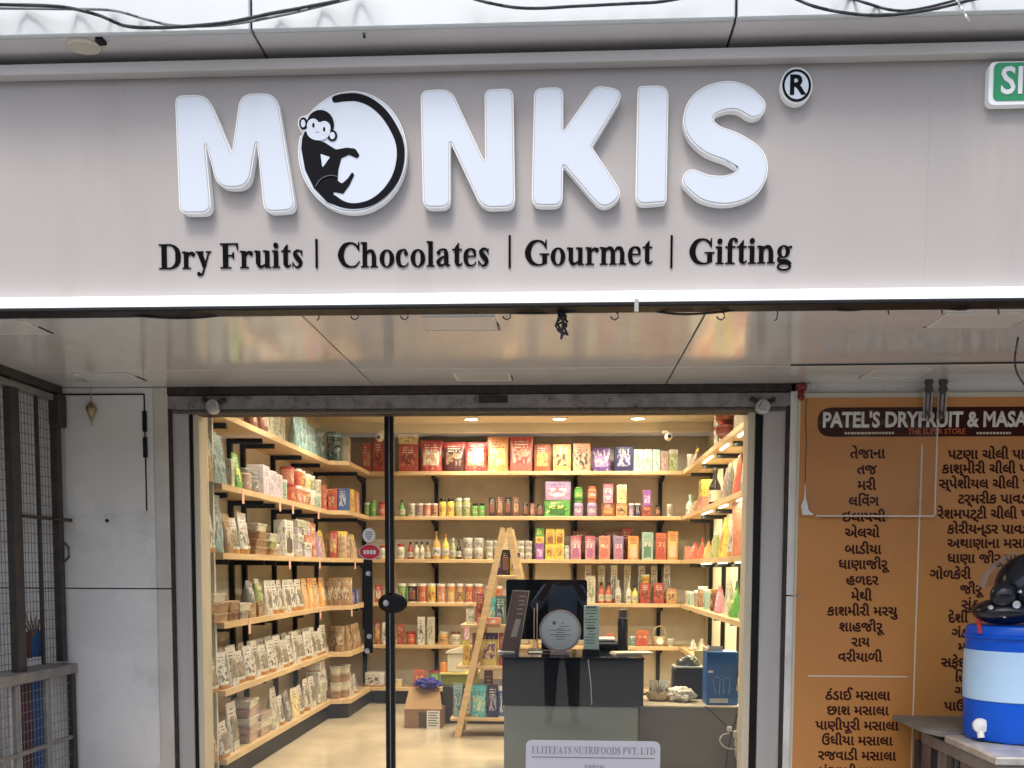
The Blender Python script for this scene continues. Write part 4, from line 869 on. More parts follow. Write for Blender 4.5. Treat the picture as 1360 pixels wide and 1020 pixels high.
for i, z in enumerate(SHZ[:5]):
    for y0, y1 in ((5.62, 5.95), (6.3, 6.6), (6.95, 7.4)):
        b = MB(); b.box(XE_R + .03, XE_R + .045, y0, y1, z - .042, z - .0335); ls = b.build('light_strip', strip, sr_, 0)
    l = bpy.data.lights.new('strip_lamp', 'AREA'); l.shape = 'RECTANGLE'; l.size = .02; l.size_y = 2.6; l.energy = 5; l.color = (1, .91, .55)
    lo = bpy.data.objects.new('strip_lamp', l); C.objects.link(lo); lo.parent = sr_; lo.location = (XE_R + .06, 6.85, z - .045); lo.rotation_euler = (0, R(-25), 0)

# ------------------------------------------------------------------ goods on the shelves
KRAFT, WHT, CREAM = (.36, .20, .09), (.66, .64, .60), (.60, .54, .42)
PAL = {
 'redcream': ((.42, .02, .02), (.45, .015, .02), (.62, .56, .45), (.5, .25, .1), 'red and cream'),
 'redbrown': ((.40, .03, .02), (.42, .03, .03), (.20, .03, .02), (.5, .12, .06), 'red and brown'),
 'reddark': ((.09, .02, .02), (.45, .02, .02), (.35, .2, .1), (.08, .02, .02), 'red topped dark'),
 'redyel': ((.48, .05, .03), (.50, .04, .03), (.6, .42, .1), (.5, .1, .05), 'red and yellow'),
 'orange': ((.75, .30, .02), (.72, .24, .02), (.8, .52, .05), (.6, .5, .35), 'bright orange'),
 'pinkred': ((.60, .10, .07), (.55, .03, .05), (.65, .35, .25), (.55, .06, .05), 'pinkish red'),
 'brownor': ((.30, .08, .02), (.25, .05, .02), (.7, .35, .06), (.4, .15, .05), 'brown and orange'),
 'amber': ((.65, .33, .06), (.45, .18, .05), (.6, .3, .1), (.10, .07, .06), 'amber'),
 'peach': ((.62, .28, .15), (.65, .22, .12), (.6, .3, .2), (.09, .06, .05), 'peach'),
 'purple': ((.10, .03, .22), (.07, .02, .16), (.35, .12, .40), (.5, .35, .4), 'deep purple'),
 'navy': ((.02, .02, .09), (.02, .02, .08), (.3, .28, .4), (.03, .02, .12), 'dark navy'),
 'cream': ((.60, .55, .42), (.55, .5, .4), (.5, .45, .35), (.2, .25, .15), 'cream'),
 'mint': ((.35, .55, .45), (.3, .5, .42), (.6, .6, .5), (.1, .25, .2), 'mint green'),
 'dusty': ((.42, .28, .24), (.4, .26, .22), (.5, .42, .36), (.3, .12, .12), 'dusty pink'),
 'olivew': ((.35, .38, .12), (.55, .55, .42), (.5, .5, .3), (.15, .25, .05), 'cream and olive'),
 'lilac': ((.35, .22, .45), (.3, .2, .4), (.6, .55, .62), (.5, .15, .25), 'lilac'),
 'green': ((.10, .42, .06), (.12, .35, .05), (.6, .65, .1), (.05, .2, .04), 'bright green'),
 'orpk': ((.65, .22, .06), (.6, .12, .05), (.7, .6, .5), (.4, .1, .2), 'orange pink'),
 'pinky': ((.62, .25, .35), (.5, .08, .15), (.7, .6, .6), (.45, .1, .3), 'pink'),
 'yelpink': ((.75, .62, .3), (.7, .6, .4), (.75, .7, .2), (.5, .2, .15), 'pale yellow'),
 'choc': ((.16, .05, .03), (.2, .06, .04), (.5, .3, .18), (.3, .1, .06), 'chocolate brown'),
 'violet': ((.30, .06, .42), (.3, .06, .4), (.65, .5, .7), (.4, .15, .4), 'violet'),
 'blackr': ((.03, .02, .02), (.025, .02, .02), (.2, .12, .08), (.35, .05, .04), 'black'),
 'yellow': ((.78, .55, .02), (.78, .6, .03), (.7, .4, .05), (.35, .12, .02), 'yellow'),
 'white': (WHT, (.68, .66, .62), (.55, .52, .46), (.12, .1, .08), 'white'),
 'kraft': (KRAFT, (.45, .28, .14), (.5, .4, .25), (.2, .1, .05), 'kraft brown'),
 'kraftyel': ((.50, .34, .18), (.78, .58, .03), (.5, .35, .2), (.35, .18, .08), 'yellow topped kraft'),
 'whitekraft': ((.62, .58, .50), (.66, .63, .57), (.30, .24, .16), (.16, .13, .10), 'white window'),
 'orkraft': ((.62, .34, .10), (.66, .38, .14), (.55, .28, .1), (.65, .5, .3), 'orange kraft'),
 'teal': ((.20, .36, .36), (.26, .42, .42), (.35, .45, .45), (.05, .15, .18), 'teal'),
 'tealdeep': ((.06, .17, .17), (.10, .22, .22), (.3, .4, .4), (.02, .06, .08), 'dark teal'),
 'tealbri': ((.02, .40, .48), (.03, .5, .58), (.1, .5, .55), (.6, .6, .3), 'turquoise'),
 'lavend': ((.55, .48, .58), (.6, .54, .62), (.62, .58, .62), (.4, .3, .45), 'lavender'),
 'grey': ((.22, .21, .2), (.3, .3, .28), (.5, .48, .45), (.1, .1, .1), 'grey'),
 'redor': ((.60, .08, .03), (.65, .12, .03), (.65, .4, .15), (.5, .05, .03), 'red orange'),
 'salmon': ((.68, .25, .15), (.65, .2, .12), (.75, .55, .4), (.6, .15, .1), 'salmon'),
 'purpyel': ((.55, .42, .05), (.10, .04, .16), (.14, .05, .18), (.6, .45, .15), 'purple and yellow'),
 'blue': ((.02, .10, .42), (.02, .08, .35), (.4, .5, .6), (.02, .05, .2), 'blue'),
 'silver': ((.45, .45, .46), (.5, .5, .5), (.6, .6, .6), (.2, .2, .2), 'silver'),
}
for _k, _a in list(PAL.items()):           # printed film and card: a little duller than pure ink
    PAL[_k] = tuple(tuple(.76 * c + .24 * (sum(q) / 3) for c in q) for q in _a[:4]) + (_a[4],)
def pm(k, seed=0):
    a = PAL[k]; return printed(k + ('_%d' % seed if seed else ''), a[0], a[1], a[2], a[3], .32, seed * 5 + len(k), bottom=(.42, .2, .06) if k in ('whitekraft', 'white') and seed else None)
def sm(k, i=0, r=.35): c = PAL[k][i]; return mat(f'plain_{k}_{i}', c, r)
jarg = mat('jar_glass', (.55, .5, .4), .08, coat=.5, ior=1.5)
MESH = {}
def shared(key, fn):
    if key not in MESH: MESH[key] = fn()
    return MESH[key]
def rawmesh(b, mats, smooth=40):
    o = b.build('goods', mats, None, smooth); me = o.data; bpy.data.objects.remove(o); return me
def m_pouch(w, h, d, m, v=0):
    def f():
        rr = random.Random(v * 13 + int(w * 1e4)); b = MB(); N = 16; T = [0, .03, .15, .35, .55, .72, .85, .93, 1]
        for t in T:
            dd = d * (1.0 if t < .2 else max(.04, (1 - ((t - .15) / .8) ** 1.5))) if t < .95 else d * .04
            ww = w * (.93 + .07 * abs(t - .45) * 2); 
            for k in range(N):
                a = 2 * math.pi * k / N; cx, sy = math.cos(a), math.sin(a)
                x = ww / 2 * math.copysign(abs(cx) ** .55, cx); y = dd / 2 * math.copysign(abs(sy) ** .9, sy)
                b.v.append((x + rr.uniform(-1, 1) * .012 * w, y + rr.uniform(-1, 1) * .05 * d * (t < .95), h * t + (rr.uniform(-1, 1) * .008 * h if 0 < t < 1 else 0)))
        for j in range(len(T) - 1):
            for k in range(N): b.f.append([j * N + k, j * N + (k + 1) % N, (j + 1) * N + (k + 1) % N, (j + 1) * N + k]); b.m.append(0)
        b.f.append(list(range(N))); b.m.append(0); b.f.append([(len(T) - 1) * N + k for k in range(N)]); b.m.append(0)
        return rawmesh(b, m, 60)
    return shared(('pouch', round(w, 3), round(h, 3), round(d, 3), m.name, v), f)
def m_box(w, h, d, m): return shared(('box', round(w, 3), round(h, 3), round(d, 3), m.name), lambda: rawmesh(MB().cbox(-w / 2, w / 2, -d / 2, d / 2, 0, h, min(.0025, h * .1)), m))
def m_lathe(key, prof, mats, n=18): return shared((key, tuple(prof), mats.name), lambda: rawmesh(MB().lathe(prof, n), mats))
NAMES = {'pouch': ('snack_pouch', 'pouch', 'pouch'), 'box': ('carton', 'carton', 'carton'), 'jar': ('food_jar', 'jar', 'jar'), 'bottle': ('sauce_bottle', 'bottle', 'bottle'), 'tub': ('food_tub', 'tub', 'tub'),
         'can': ('canister', 'canister', 'canister'), 'tray': ('tray_pack', 'tray pack', 'tray'), 'wbox': ('window_carton', 'window carton', 'carton'), 'bag': ('gift_bag', 'handled bag', 'bag')}
def item(kind, w, h, d, k, loc, rz, label, group, seed=0, lidk=None):
    nm, noun, cat = NAMES[kind]; w, h, d = max(w, .02), max(h, .02), max(d, .02)
    if kind == 'pouch':
        o = link(nm, m_pouch(w, h, d, pm(k, seed), seed % 3), None, loc, rz); tag(o, label, cat, group); return o
    if kind == 'box':
        o = link(nm, m_box(w, h, d, pm(k, seed)), None, loc, rz); tag(o, label, cat, group); return o
    o = thing(nm, label, cat, loc, rz, group)
    if kind == 'wbox':
        link('sleeve', m_box(w, h, d, pm(k, seed)), o)
        link('window', m_box(w * .62, h * .38, .002, sm(k, 3)), o, (0, -d / 2 - .0012, h * .1)); return o
    if kind == 'tray':
        link('container', m_lathe_box(w, h * .72, d, sm(k, 0)), o); link('film_lid', m_box(w * 1.03, h * .25, d * 1.03, pm(k, seed)), o, (0, 0, h * .73)); return o
    r = min(w, .14) / 2
    if kind == 'jar':
        link('body', m_lathe('jb', [(r * .9, 0), (r, h * .05), (r, h * .74), (r * .78, h * .82)], sm(k, 0, .12)), o)
        link('lid', m_lathe('jl', [(r * .84, h * .82), (r * .86, h * .83), (r * .86, h * .985), (r * .8, h), (0, h)], sm(lidk or 'blackr', 1)), o)
        link('label', m_lathe('jw', [(r * 1.01, h * .16), (r * 1.01, h * .62)], pm(k, seed)), o)
    elif kind == 'bottle':
        link('body', m_lathe('bb', [(r * .9, 0), (r, h * .03), (r, h * .5), (r * .85, h * .58), (r * .38, h * .72), (r * .34, h * .86)], sm(k, 0, .1)), o)
        link('cap', m_lathe('bc', [(r * .42, h * .85), (r * .42, h * .98), (r * .36, h), (0, h)], sm(lidk or 'blackr', 1)), o)
        link('label', m_lathe('bw', [(r * 1.012, h * .12), (r * 1.012, h * .42)], pm(lidk and 'white' or 'cream', seed)), o)
    elif kind == 'tub':
        link('body', m_lathe('tb', [(r * .8, 0), (r * .95, h * .84)], pm(k, seed)), o)
        link('lid', m_lathe('tl', [(r, h * .84), (r, h * .97), (r * .9, h), (0, h)], sm('white', 1)), o)
    elif kind == 'can':
        link('body', m_lathe('cb', [(r * .96, 0), (r, h * .03), (r, h * .86)], pm(k, seed)), o)
        link('lid', m_lathe('cl', [(r * 1.03, h * .86), (r * 1.03, h * .99), (r * .96, h), (0, h)], sm(lidk or 'white', 1)), o)
        link('base_rim', m_lathe('cr', [(r * 1.01, .0), (r * 1.01, h * .04)], sm(lidk or 'white', 1)), o)
    elif kind == 'bag':
        link('body', m_pouch(w, h * .8, d, pm(k, seed), 1), o)
        b = MB(); b.tube([(-w * .2, 0, h * .78), (-w * .16, 0, h * .97), (w * .16, 0, h * .97), (w * .2, 0, h * .78)], .004, 6); b.build('handle', sm(k, 3), o)
    return o
def m_lathe_box(w, h, d, m): return shared(('tbx', round(w, 3), round(h, 3), round(d, 3), m.name), lambda: rawmesh(MB().prism(rrect(-w / 2, w / 2, -d / 2, d / 2, .012), 0, h, lambda u, v, q: (u * (.93 + .07 * q / h), v * (.93 + .07 * q / h), q)), m))
ORD = ['first', 'second', 'third', 'fourth', 'fifth', 'sixth', 'seventh', 'eighth', 'ninth', 'tenth', 'eleventh', 'twelfth', 'thirteenth', 'fourteenth', 'fifteenth', 'sixteenth', 'seventeenth', 'eighteenth', 'nineteenth', 'twentieth']
for t_ in ('twenty', 'thirty', 'forty'):
    for o_ in ORD[:9]: ORD.append(t_ + '-' + o_)
    if t_ == 'twenty': ORD.append('thirtieth')
    if t_ == 'thirty': ORD.append('fortieth')
LV = ['top', 'second', 'third', 'fourth', 'fifth', 'bottom']
def desc(kind, k): return PAL[k][4] + ' ' + NAMES[kind][1]
def lay(wall, lv, rows, dep0=.01):
    """rows: (px, width_px or m, height, kind, colour, *stack) laid along one shelf; stack entries sit on top of the item below"""
    wn = {'B': ('back wall', 'from the left'), 'L': ('left wall', 'from the door'), 'R': ('right wall', 'from the door')}[wall]
    cnt = 0
    for it in rows:
        px, w, h, kind, k = it[:5]; rest = it[5:]; back = False
        lidk = None
        if rest and isinstance(rest[0], str): lidk = rest[0]; rest = rest[1:]
        if rest and rest[0] == -1: back = True; rest = rest[1:]
        cnt += 1; z = SHZ[lv]; stack = [(w, h, kind, k)] + [tuple(q) for q in rest]; hz = 0
        if wall == 'B':
            sc = 8.42 / F; x = PY(px, 700, 8.42).x
        for j, q in enumerate(stack):
            w_, h_, kd, kk = q[:4]; seed = (cnt + j) % 3
            if wall == 'B':
                W2, H2 = w_ * sc * .97, h_ * sc; D2 = min(.16, W2 * (.45 if kd == 'pouch' else .6)) if kd in ('pouch', 'box', 'wbox') else W2
                y = YE_B + .02 + D2 / 2 + (.13 if back else dep0); loc = (x, y, z + hz); rz = random.uniform(-.05, .05)
            else:
                W2, H2 = w_ * .94, h_ * .91; D2 = {'pouch': .075, 'box': .1, 'wbox': .08, 'tray': .13, 'bag': .09}.get(kd, W2)
                side = 1 if wall == 'L' else -1
                if wall == 'L':
                    y = PX(px, 700, XE_L - .04).y; xe = XE_L
                    y2 = PX(px, 700, XE_L2 - .04).y
                    front = 436 < px < 462
                    if px >= 462: y = y2; xe = XE_L2
                    else: y = min(y, 7.46)
                    x = xe - .015 - D2 / 2 - (.1 if back else random.uniform(0, .015)); rz = R(90) + random.uniform(-.09, .09)
                else:
                    y = PX(px, 700, XE_R + .03).y; x = XE_R + .02 + D2 / 2 + random.uniform(0, .015); rz = R(-90) + random.uniform(-.09, .09)
                y = min(y, YB - .09)
                if wall == 'L' and front:            # goods standing on the step of the shelf, facing the street
                    y = 7.63 + .08 * (cnt % 2); x = PY(px, 700, y).x; rz = random.uniform(-.08, .08); W2 = min(W2, .075)
                loc = (x, y, z + hz)
            if back: lab = f'{desc(kd, kk)}, {ORD[cnt - 1]} {wn[1]} in the rear row, {wn[0]} {LV[lv]} shelf'
            elif len(stack) > 1:
                nmst = 'bottom' if j == 0 else 'top' if j == len(stack) - 1 else ['', 'second', 'third', 'fourth', 'fifth'][j]
                lab = f'{desc(kd, kk)}, {nmst} of {ORD[cnt - 1]} pile {wn[1]}, {wn[0]} {LV[lv]} shelf'
            else: lab = f'{desc(kd, kk)}, {ORD[cnt - 1]} {wn[1]} on the {wn[0]} {LV[lv]} shelf'
            if kd == 'bottle': W2 *= 1.0
            item(kd, W2, H2, D2, kk, (loc[0], loc[1], loc[2] + .0005), rz, lab, NAMES[kd][2] + 's on the shop shelves', seed, lidk)
            hz += H2 + .0008
lay('B', 0, [(488, 13, 37, 'box', 'redyel'), (504, 15, 41, 'box', 'redbrown'), (543, 26, 36, 'box', 'redbrown', (26, 13, 'box', 'yelpink')), (573, 31, 41, 'pouch', 'redcream'), (603, 30, 39, 'pouch', 'reddark'), (632, 32, 39, 'pouch', 'redcream'), (661, 29, 46, 'pouch', 'orange'), (692, 32, 46, 'pouch', 'pinkred'),
    (720, 22, 35, 'box', 'brownor'), (746, 24, 35, 'box', 'amber'), (772, 23, 36, 'box', 'peach'), (798, 25, 31, 'pouch', 'purple'), (827, 25, 32, 'box', 'navy'), (847, 12, 28, 'box', 'cream'), (859, 11, 28, 'box', 'cream'), (870, 10, 28, 'box', 'mint'), (881, 10, 26, 'box', 'dusty'), (893, 12, 28, 'box', 'olivew')])
lay('B', 1, [(488, 7, 18, 'can', 'green'), (496, 9, 21, 'jar', 'green', 'green'), (508, 11, 19, 'jar', 'pinkred', 'redcream'), (534, 9, 22, 'bottle', 'green'), (547, 10, 17, 'can', 'cream'), (557.5, 10, 17, 'can', 'dusty'), (568, 10, 17, 'can', 'salmon'), (577.5, 9, 17, 'can', 'peach'), (588, 10, 24, 'jar', 'yellow'), (598.5, 10, 24, 'jar', 'yellow'),
    (609.5, 10, 24, 'jar', 'olivew', 'olivew'), (620, 10, 24, 'jar', 'olivew', 'olivew'), (631, 8, 17, 'jar', 'green'), (640, 8, 17, 'jar', 'green'), (654, 9, 25, 'box', 'blackr'), (664.5, 9, 25, 'box', 'choc'), (675, 9, 25, 'box', 'blackr'), (685.5, 9, 25, 'box', 'choc'), (698, 8, 17, 'box', 'blackr'), (707, 7, 17, 'box', 'choc'), (717, 9, 16, 'box', 'blackr'),
    (728, 11, 21, 'pouch', 'green'), (740.5, 34, 21, 'wbox', 'green', (34, 24, 'box', 'lilac')), (768, 13, 22, 'jar', 'lilac', 'green', (12, 16, 'jar', 'green')), (786, 13, 22, 'jar', 'lilac', 'orpk', (12, 17, 'jar', 'orpk')), (807, 17, 17, 'box', 'brownor', (13, 25, 'box', 'pinky')), (825, 15, 17, 'box', 'amber', (13, 24, 'box', 'yelpink')),
    (838, 7, 17, 'can', 'lilac'), (846.5, 8, 17, 'can', 'navy'), (858.5, 13, 13, 'box', 'redbrown', (11, 21, 'box', 'violet')), (873, 7, 15, 'jar', 'choc'), (889, 7, 16, 'can', 'cream')])
lay('B', 2, [(486, 7, 15, 'jar', 'choc', 'redcream'), (498, 8, 15, 'jar', 'choc', 'redcream'), (508, 9, 18, 'jar', 'cream', 'redcream'), (532, 11, 20, 'jar', 'cream', 'redcream'), (545, 8, 23, 'bottle', 'redbrown'), (553, 8, 23, 'bottle', 'cream'), (560.5, 8, 23, 'bottle', 'cream'), (568, 8, 23, 'bottle', 'kraft'), (579.5, 12, 37, 'bottle', 'amber', 'amber'), (592, 10, 34, 'bottle', 'yellow', 'amber'),
    (602, 8, 28, 'bottle', 'olivew', 'cream'), (609.5, 7, 26, 'bottle', 'blackr'), (621.5, 14, 14, 'tub', 'white', (14, 14, 'tub', 'white')), (636, 14, 14, 'tub', 'white', (14, 14, 'tub', 'white'))] +
    [(650.5 + 10.4 * i, 10, 8, 'tub', 'white', (10, 8, 'tub', 'cream'), (10, 8, 'tub', 'white')) for i in range(6)] + [
    (717, 11, 21, 'box', 'violet', (11, 9, 'box', 'yellow'), (11, 11, 'box', 'green')), (731, 13, 20, 'box', 'yellow', (12, 20, 'wbox', 'yellow')), (743.5, 12, 20, 'box', 'yellow', (12, 20, 'wbox', 'yellow')), (753, 8, 18, 'jar', 'silver', 'silver'),
    (765, 14, 31, 'wbox', 'pinky'), (784, 13, 31, 'wbox', 'pinky'), (803, 15, 31, 'wbox', 'salmon'), (821.5, 13, 31, 'wbox', 'lilac'), (841, 14, 31, 'wbox', 'orange'), (860, 15, 36, 'wbox', 'mint'), (878, 14, 35, 'wbox', 'redor'), (893.5, 14, 37, 'wbox', 'orange'),
    (772, 22, 38, 'box', 'choc', -1), (795, 12, 30, 'box', 'cream', -1), (815, 22, 38, 'box', 'choc', -1), (833, 14, 42, 'box', 'redbrown', -1)])
lay('B', 3, [(490, 6, 18, 'box', 'blue'), (503, 10, 23, 'box', 'redcream'), (534, 12.5, 25, 'can', 'green'), (547.5, 12.5, 25, 'can', 'blackr'), (560.5, 12.5, 25, 'can', 'redor'), (573, 12, 25, 'can', 'yellow'), (586, 12.5, 25, 'can', 'salmon'), (599, 12, 25, 'can', 'orange'), (611, 10, 25, 'can', 'amber'), (623, 12, 25, 'can', 'redor'), (636, 12.5, 25, 'can', 'orpk'),
    (650, 10, 22, 'can', 'orange'), (663, 10, 22, 'can', 'redor'), (785, 13, 36, 'box', 'cream'), (799.5, 8.5, 28, 'bottle', 'redor'), (809, 8.5, 28, 'bottle', 'redor'), (822, 8, 31, 'bottle', 'silver', 'silver'), (836, 8, 29, 'bottle', 'cream', 'cream'), (844.5, 9, 24, 'bottle', 'yellow'), (858, 14, 27, 'box', 'redbrown', (13, 11, 'tub', 'yellow')), (876, 14, 27, 'box', 'redbrown'), (893, 14, 20, 'box', 'amber')] +
    [(px, 9, 50, 'box', 'cream' if i % 2 else 'white', -1) for i, px in enumerate((782, 800, 817, 835, 854, 871, 888))])
lay('B', 4, [(487, 10, 20, 'box', 'kraft'), (501, 9, 31, 'pouch', 'brownor'), (512, 9, 29, 'box', 'white'), (532, 9, 27, 'box', 'redbrown'), (545, 14, 17, 'jar', 'redor', 'redcream'), (559.5, 10, 37, 'box', 'white'), (572.5, 10, 37, 'box', 'cream'), (588.5, 15, 17, 'jar', 'amber', 'cream'), (605, 15, 17, 'jar', 'cream', 'choc'), (620, 8, 30, 'box', 'pinky'),
    (794, 22, 13, 'box', 'redor'), (812, 10, 16, 'box', 'orpk'), (832, 9, 13, 'can', 'tealbri'), (842, 8, 13, 'can', 'teal'), (855, 16, 21, 'wbox', 'redor'), (893, 10, 10, 'tub', 'cream')])
lay('B', 5, [(497, 26, 19, 'box', 'white'), (526, 15, 10, 'box', 'yelpink'), (557, 15, 23, 'box', 'redor'), (576, 15, 22, 'can', 'green', 'redcream')])
# round gift basket at the right of the fifth level
p = PY(876, 850, YE_B + .06)
gb = thing('gift_basket', 'round wicker gift basket with a white tag on the back wall fifth shelf', 'basket', (p.x, YE_B + .09, SHZ[4]))
wick = mat('pale_wicker', (.52, .40, .24), .7, var=.3, scale=60)
b = MB(); b.lathe([(.045, .0), (.06, .03), (.065, .075), (.06, .08), (.05, .04)], 20); b.build('bowl', wick, gb); b = MB(); b.tube([(.055 * math.cos(R(a)), 0, .08 + .09 * math.sin(R(a))) for a in range(0, 181, 15)], .006, 6); b.build('handle', wick, gb)
b = MB(); b.lathe([(0, -.064), (.03, -.063), (.03, -.061)], 16, (0, -.004, .045), ax='Y'); b.build('tag', white, gb)

# left wall (metres)
def seqpx(a, c, n): # equal spacing in depth
    ya, yb = PX(a, 700, XE_L - .04).y, PX(c, 700, XE_L - .04).y; out = []
    for i in range(n):
        y = ya + (yb - ya) * i / max(1, n - 1); lo, hi = 200.0, 700.0
        for _ in range(40):
            m = (lo + hi) / 2
            if PX(m, 700, XE_L - .04).y < y: lo = m
            else: hi = m
        out.append(lo)
    return out
lay('L', 0, [(px, .09, .22, 'pouch', 'choc') for px in seqpx(340, 352, 2)] + [(px, .07, .2, 'can', 'cream', 'redcream') for px in seqpx(358, 378, 4)] + [(398, .2, .30, 'pouch', 'teal'), (408, .2, .28, 'pouch', 'teal'), (418, .18, .24, 'pouch', 'teal'), (430, .19, .26, 'pouch', 'tealdeep'), (441, .18, .27, 'pouch', 'tealdeep'), (449, .18, .25, 'pouch', 'tealdeep'), (464, .1, .22, 'box', 'cream')])
lay('L', 1, [(277, .14, .28, 'pouch', 'kraft'), (286, .15, .30, 'pouch', 'teal'), (294, .15, .29, 'pouch', 'teal'), (308, .06, .17, 'box', 'cream'), (317, .11, .22, 'pouch', 'green'), (332, .1, .15, 'jar', 'dusty', 'grey'), (341, .1, .14, 'jar', 'grey', 'grey'), (352, .15, .20, 'box', 'lavend'), (361, .15, .18, 'box', 'lavend'), (370, .12, .17, 'box', 'lavend'), (379, .08, .15, 'can', 'mint'),
    (389, .1, .13, 'can', 'redor', 'redcream', (.1, .13, 'can', 'salmon')), (397, .1, .13, 'can', 'salmon', (.1, .13, 'can', 'redor')), (404, .1, .13, 'can', 'orpk', 'cream', (.1, .13, 'can', 'amber')), (410, .1, .13, 'can', 'amber', (.1, .12, 'can', 'yelpink')), (416, .1, .13, 'can', 'white', (.1, .12, 'can', 'olivew')), (425, .09, .12, 'can', 'mint', (.09, .12, 'can', 'cream'))] +
    [(px, .09, .20 - .01 * (i % 3), 'box', c) for i, (px, c) in enumerate(((434, 'redor'), (439, 'white'), (444, 'redor'), (452, 'redor'), (457, 'blue'), (462, 'yellow'), (467, 'yellow'), (472, 'salmon')))])
lay('L', 2, [(277, .12, .22, 'pouch', 'white'), (290, .16, .34, 'pouch', 'teal'), (303, .14, .24, 'pouch', 'kraft'), (312, .13, .22, 'pouch', 'whitekraft'), (325, .17, .26, 'pouch', 'white')] +
    [(345, .2, .055, 'tray', 'kraft', (.2, .05, 'tray', 'kraft'), (.19, .05, 'tray', 'kraft'), (.19, .05, 'tray', 'cream')), (360, .16, .05, 'tray', 'kraft', (.15, .05, 'tray', 'olivew'), (.15, .05, 'tray', 'cream')), (368, .08, .08, 'tub', 'white')] +
    [(381, .2, .26, 'wbox', 'white'), (396, .15, .055, 'box', 'white', (.15, .055, 'box', 'lavend'), (.15, .055, 'box', 'white'), (.15, .055, 'box', 'lavend'), (.15, .055, 'box', 'cream')), (406, .15, .055, 'box', 'lavend', (.15, .055, 'box', 'white'), (.15, .055, 'box', 'salmon'), (.15, .055, 'box', 'white'), (.15, .055, 'box', 'cream')), (414, .14, .09, 'box', 'orpk', (.14, .09, 'box', 'salmon'), (.14, .09, 'box', 'orpk'))] +
    [(px, .1, .21 + .02 * (i % 2), 'pouch', c) for i, (px, c) in enumerate(zip(seqpx(424, 470, 9), ('lilac', 'kraftyel', 'kraftyel', 'redyel', 'kraftyel', 'kraftyel', 'kraft', 'kraftyel', 'kraftyel')))])
lay('L', 3, [(286, .26, .06, 'tray', 'kraft', (.26, .06, 'tray', 'kraft'), (.24, .05, 'tray', 'cream')), (305, .2, .06, 'tray', 'choc', (.2, .06, 'tray', 'kraft')), (320, .18, .05, 'tray', 'grey', (.17, .05, 'tray', 'cream')), (331, .13, .1, 'box', 'kraft', (.12, .14, 'pouch', 'grey')), (342, .13, .1, 'box', 'kraft', (.12, .15, 'pouch', 'olivew'))] +
    [(px, .13, .235, 'pouch', c) for px, c in zip(seqpx(355, 396, 6), ('whitekraft', 'white', 'whitekraft', 'whitekraft', 'white', 'whitekraft'))] + [(px, .12, .24, 'pouch', c) for px, c in zip(seqpx(404, 428, 4), ('orkraft', 'orange', 'orkraft', 'orange'))] +
    [(px, .11, .24, 'pouch', 'kraftyel' if i % 2 else 'kraft') for i, px in enumerate(seqpx(436, 461, 6))] + [(467, .1, .12, 'box', 'purple'), (472, .1, .13, 'box', 'blue')])
lay('L', 4, [(px, .145, .20 + .02 * (i % 3), 'pouch', ('whitekraft', 'white', 'whitekraft')[i % 3]) for i, px in enumerate(seqpx(280, 434, 18))] + [(px, .14, .22, 'pouch', 'kraft') for px in seqpx(443, 476, 6)])
lay('L', 5, [(278, .14, .22, 'pouch', 'kraft'), (292, .17, .21, 'pouch', 'whitekraft'), (308, .17, .30, 'pouch', 'whitekraft')] + [(331, .24, .055, 'tray', 'dusty', (.24, .055, 'tray', 'dusty'), (.24, .05, 'tray', 'cream'), (.22, .06, 'tray', 'dusty'), (.22, .05, 'tray', 'cream')), (346, .22, .055, 'tray', 'dusty', (.22, .055, 'tray', 'cream'), (.22, .05, 'tray', 'dusty'))] +
    [(361, .16, .29, 'pouch', 'cream'), (371, .12, .21, 'pouch', 'whitekraft'), (380, .12, .22, 'pouch', 'grey'), (390, .13, .22, 'pouch', 'yelpink'), (398, .13, .22, 'pouch', 'whitekraft')] +
    [(px, .13, .25, 'pouch', 'whitekraft') for px in seqpx(406, 414, 2)] + [(424, .2, .09, 'box', 'white', (.2, .09, 'box', 'cream'), (.2, .09, 'box', 'white'), (.2, .08, 'box', 'white'))] + [(px, .16, .07, 'tray', 'kraft', (.16, .07, 'tray', 'cream'), (.16, .07, 'tray', 'kraft'), (.16, .07, 'tray', 'cream')) for px in (445, 455)] + [(466, .12, .2, 'pouch', 'cream'), (472, .11, .17, 'pouch', 'whitekraft')])
lay('L', 3, [(px, .12, .22, 'pouch', 'whitekraft' if i % 2 else 'white', -1) for i, px in enumerate(seqpx(360, 398, 5))] + [(px, .11, .22, 'pouch', 'kraft', -1) for px in seqpx(438, 459, 5)])
lay('L', 4, [(px, .14, .225, 'pouch', 'white' if i % 2 else 'whitekraft', -1) for i, px in enumerate(seqpx(284, 430, 14))])
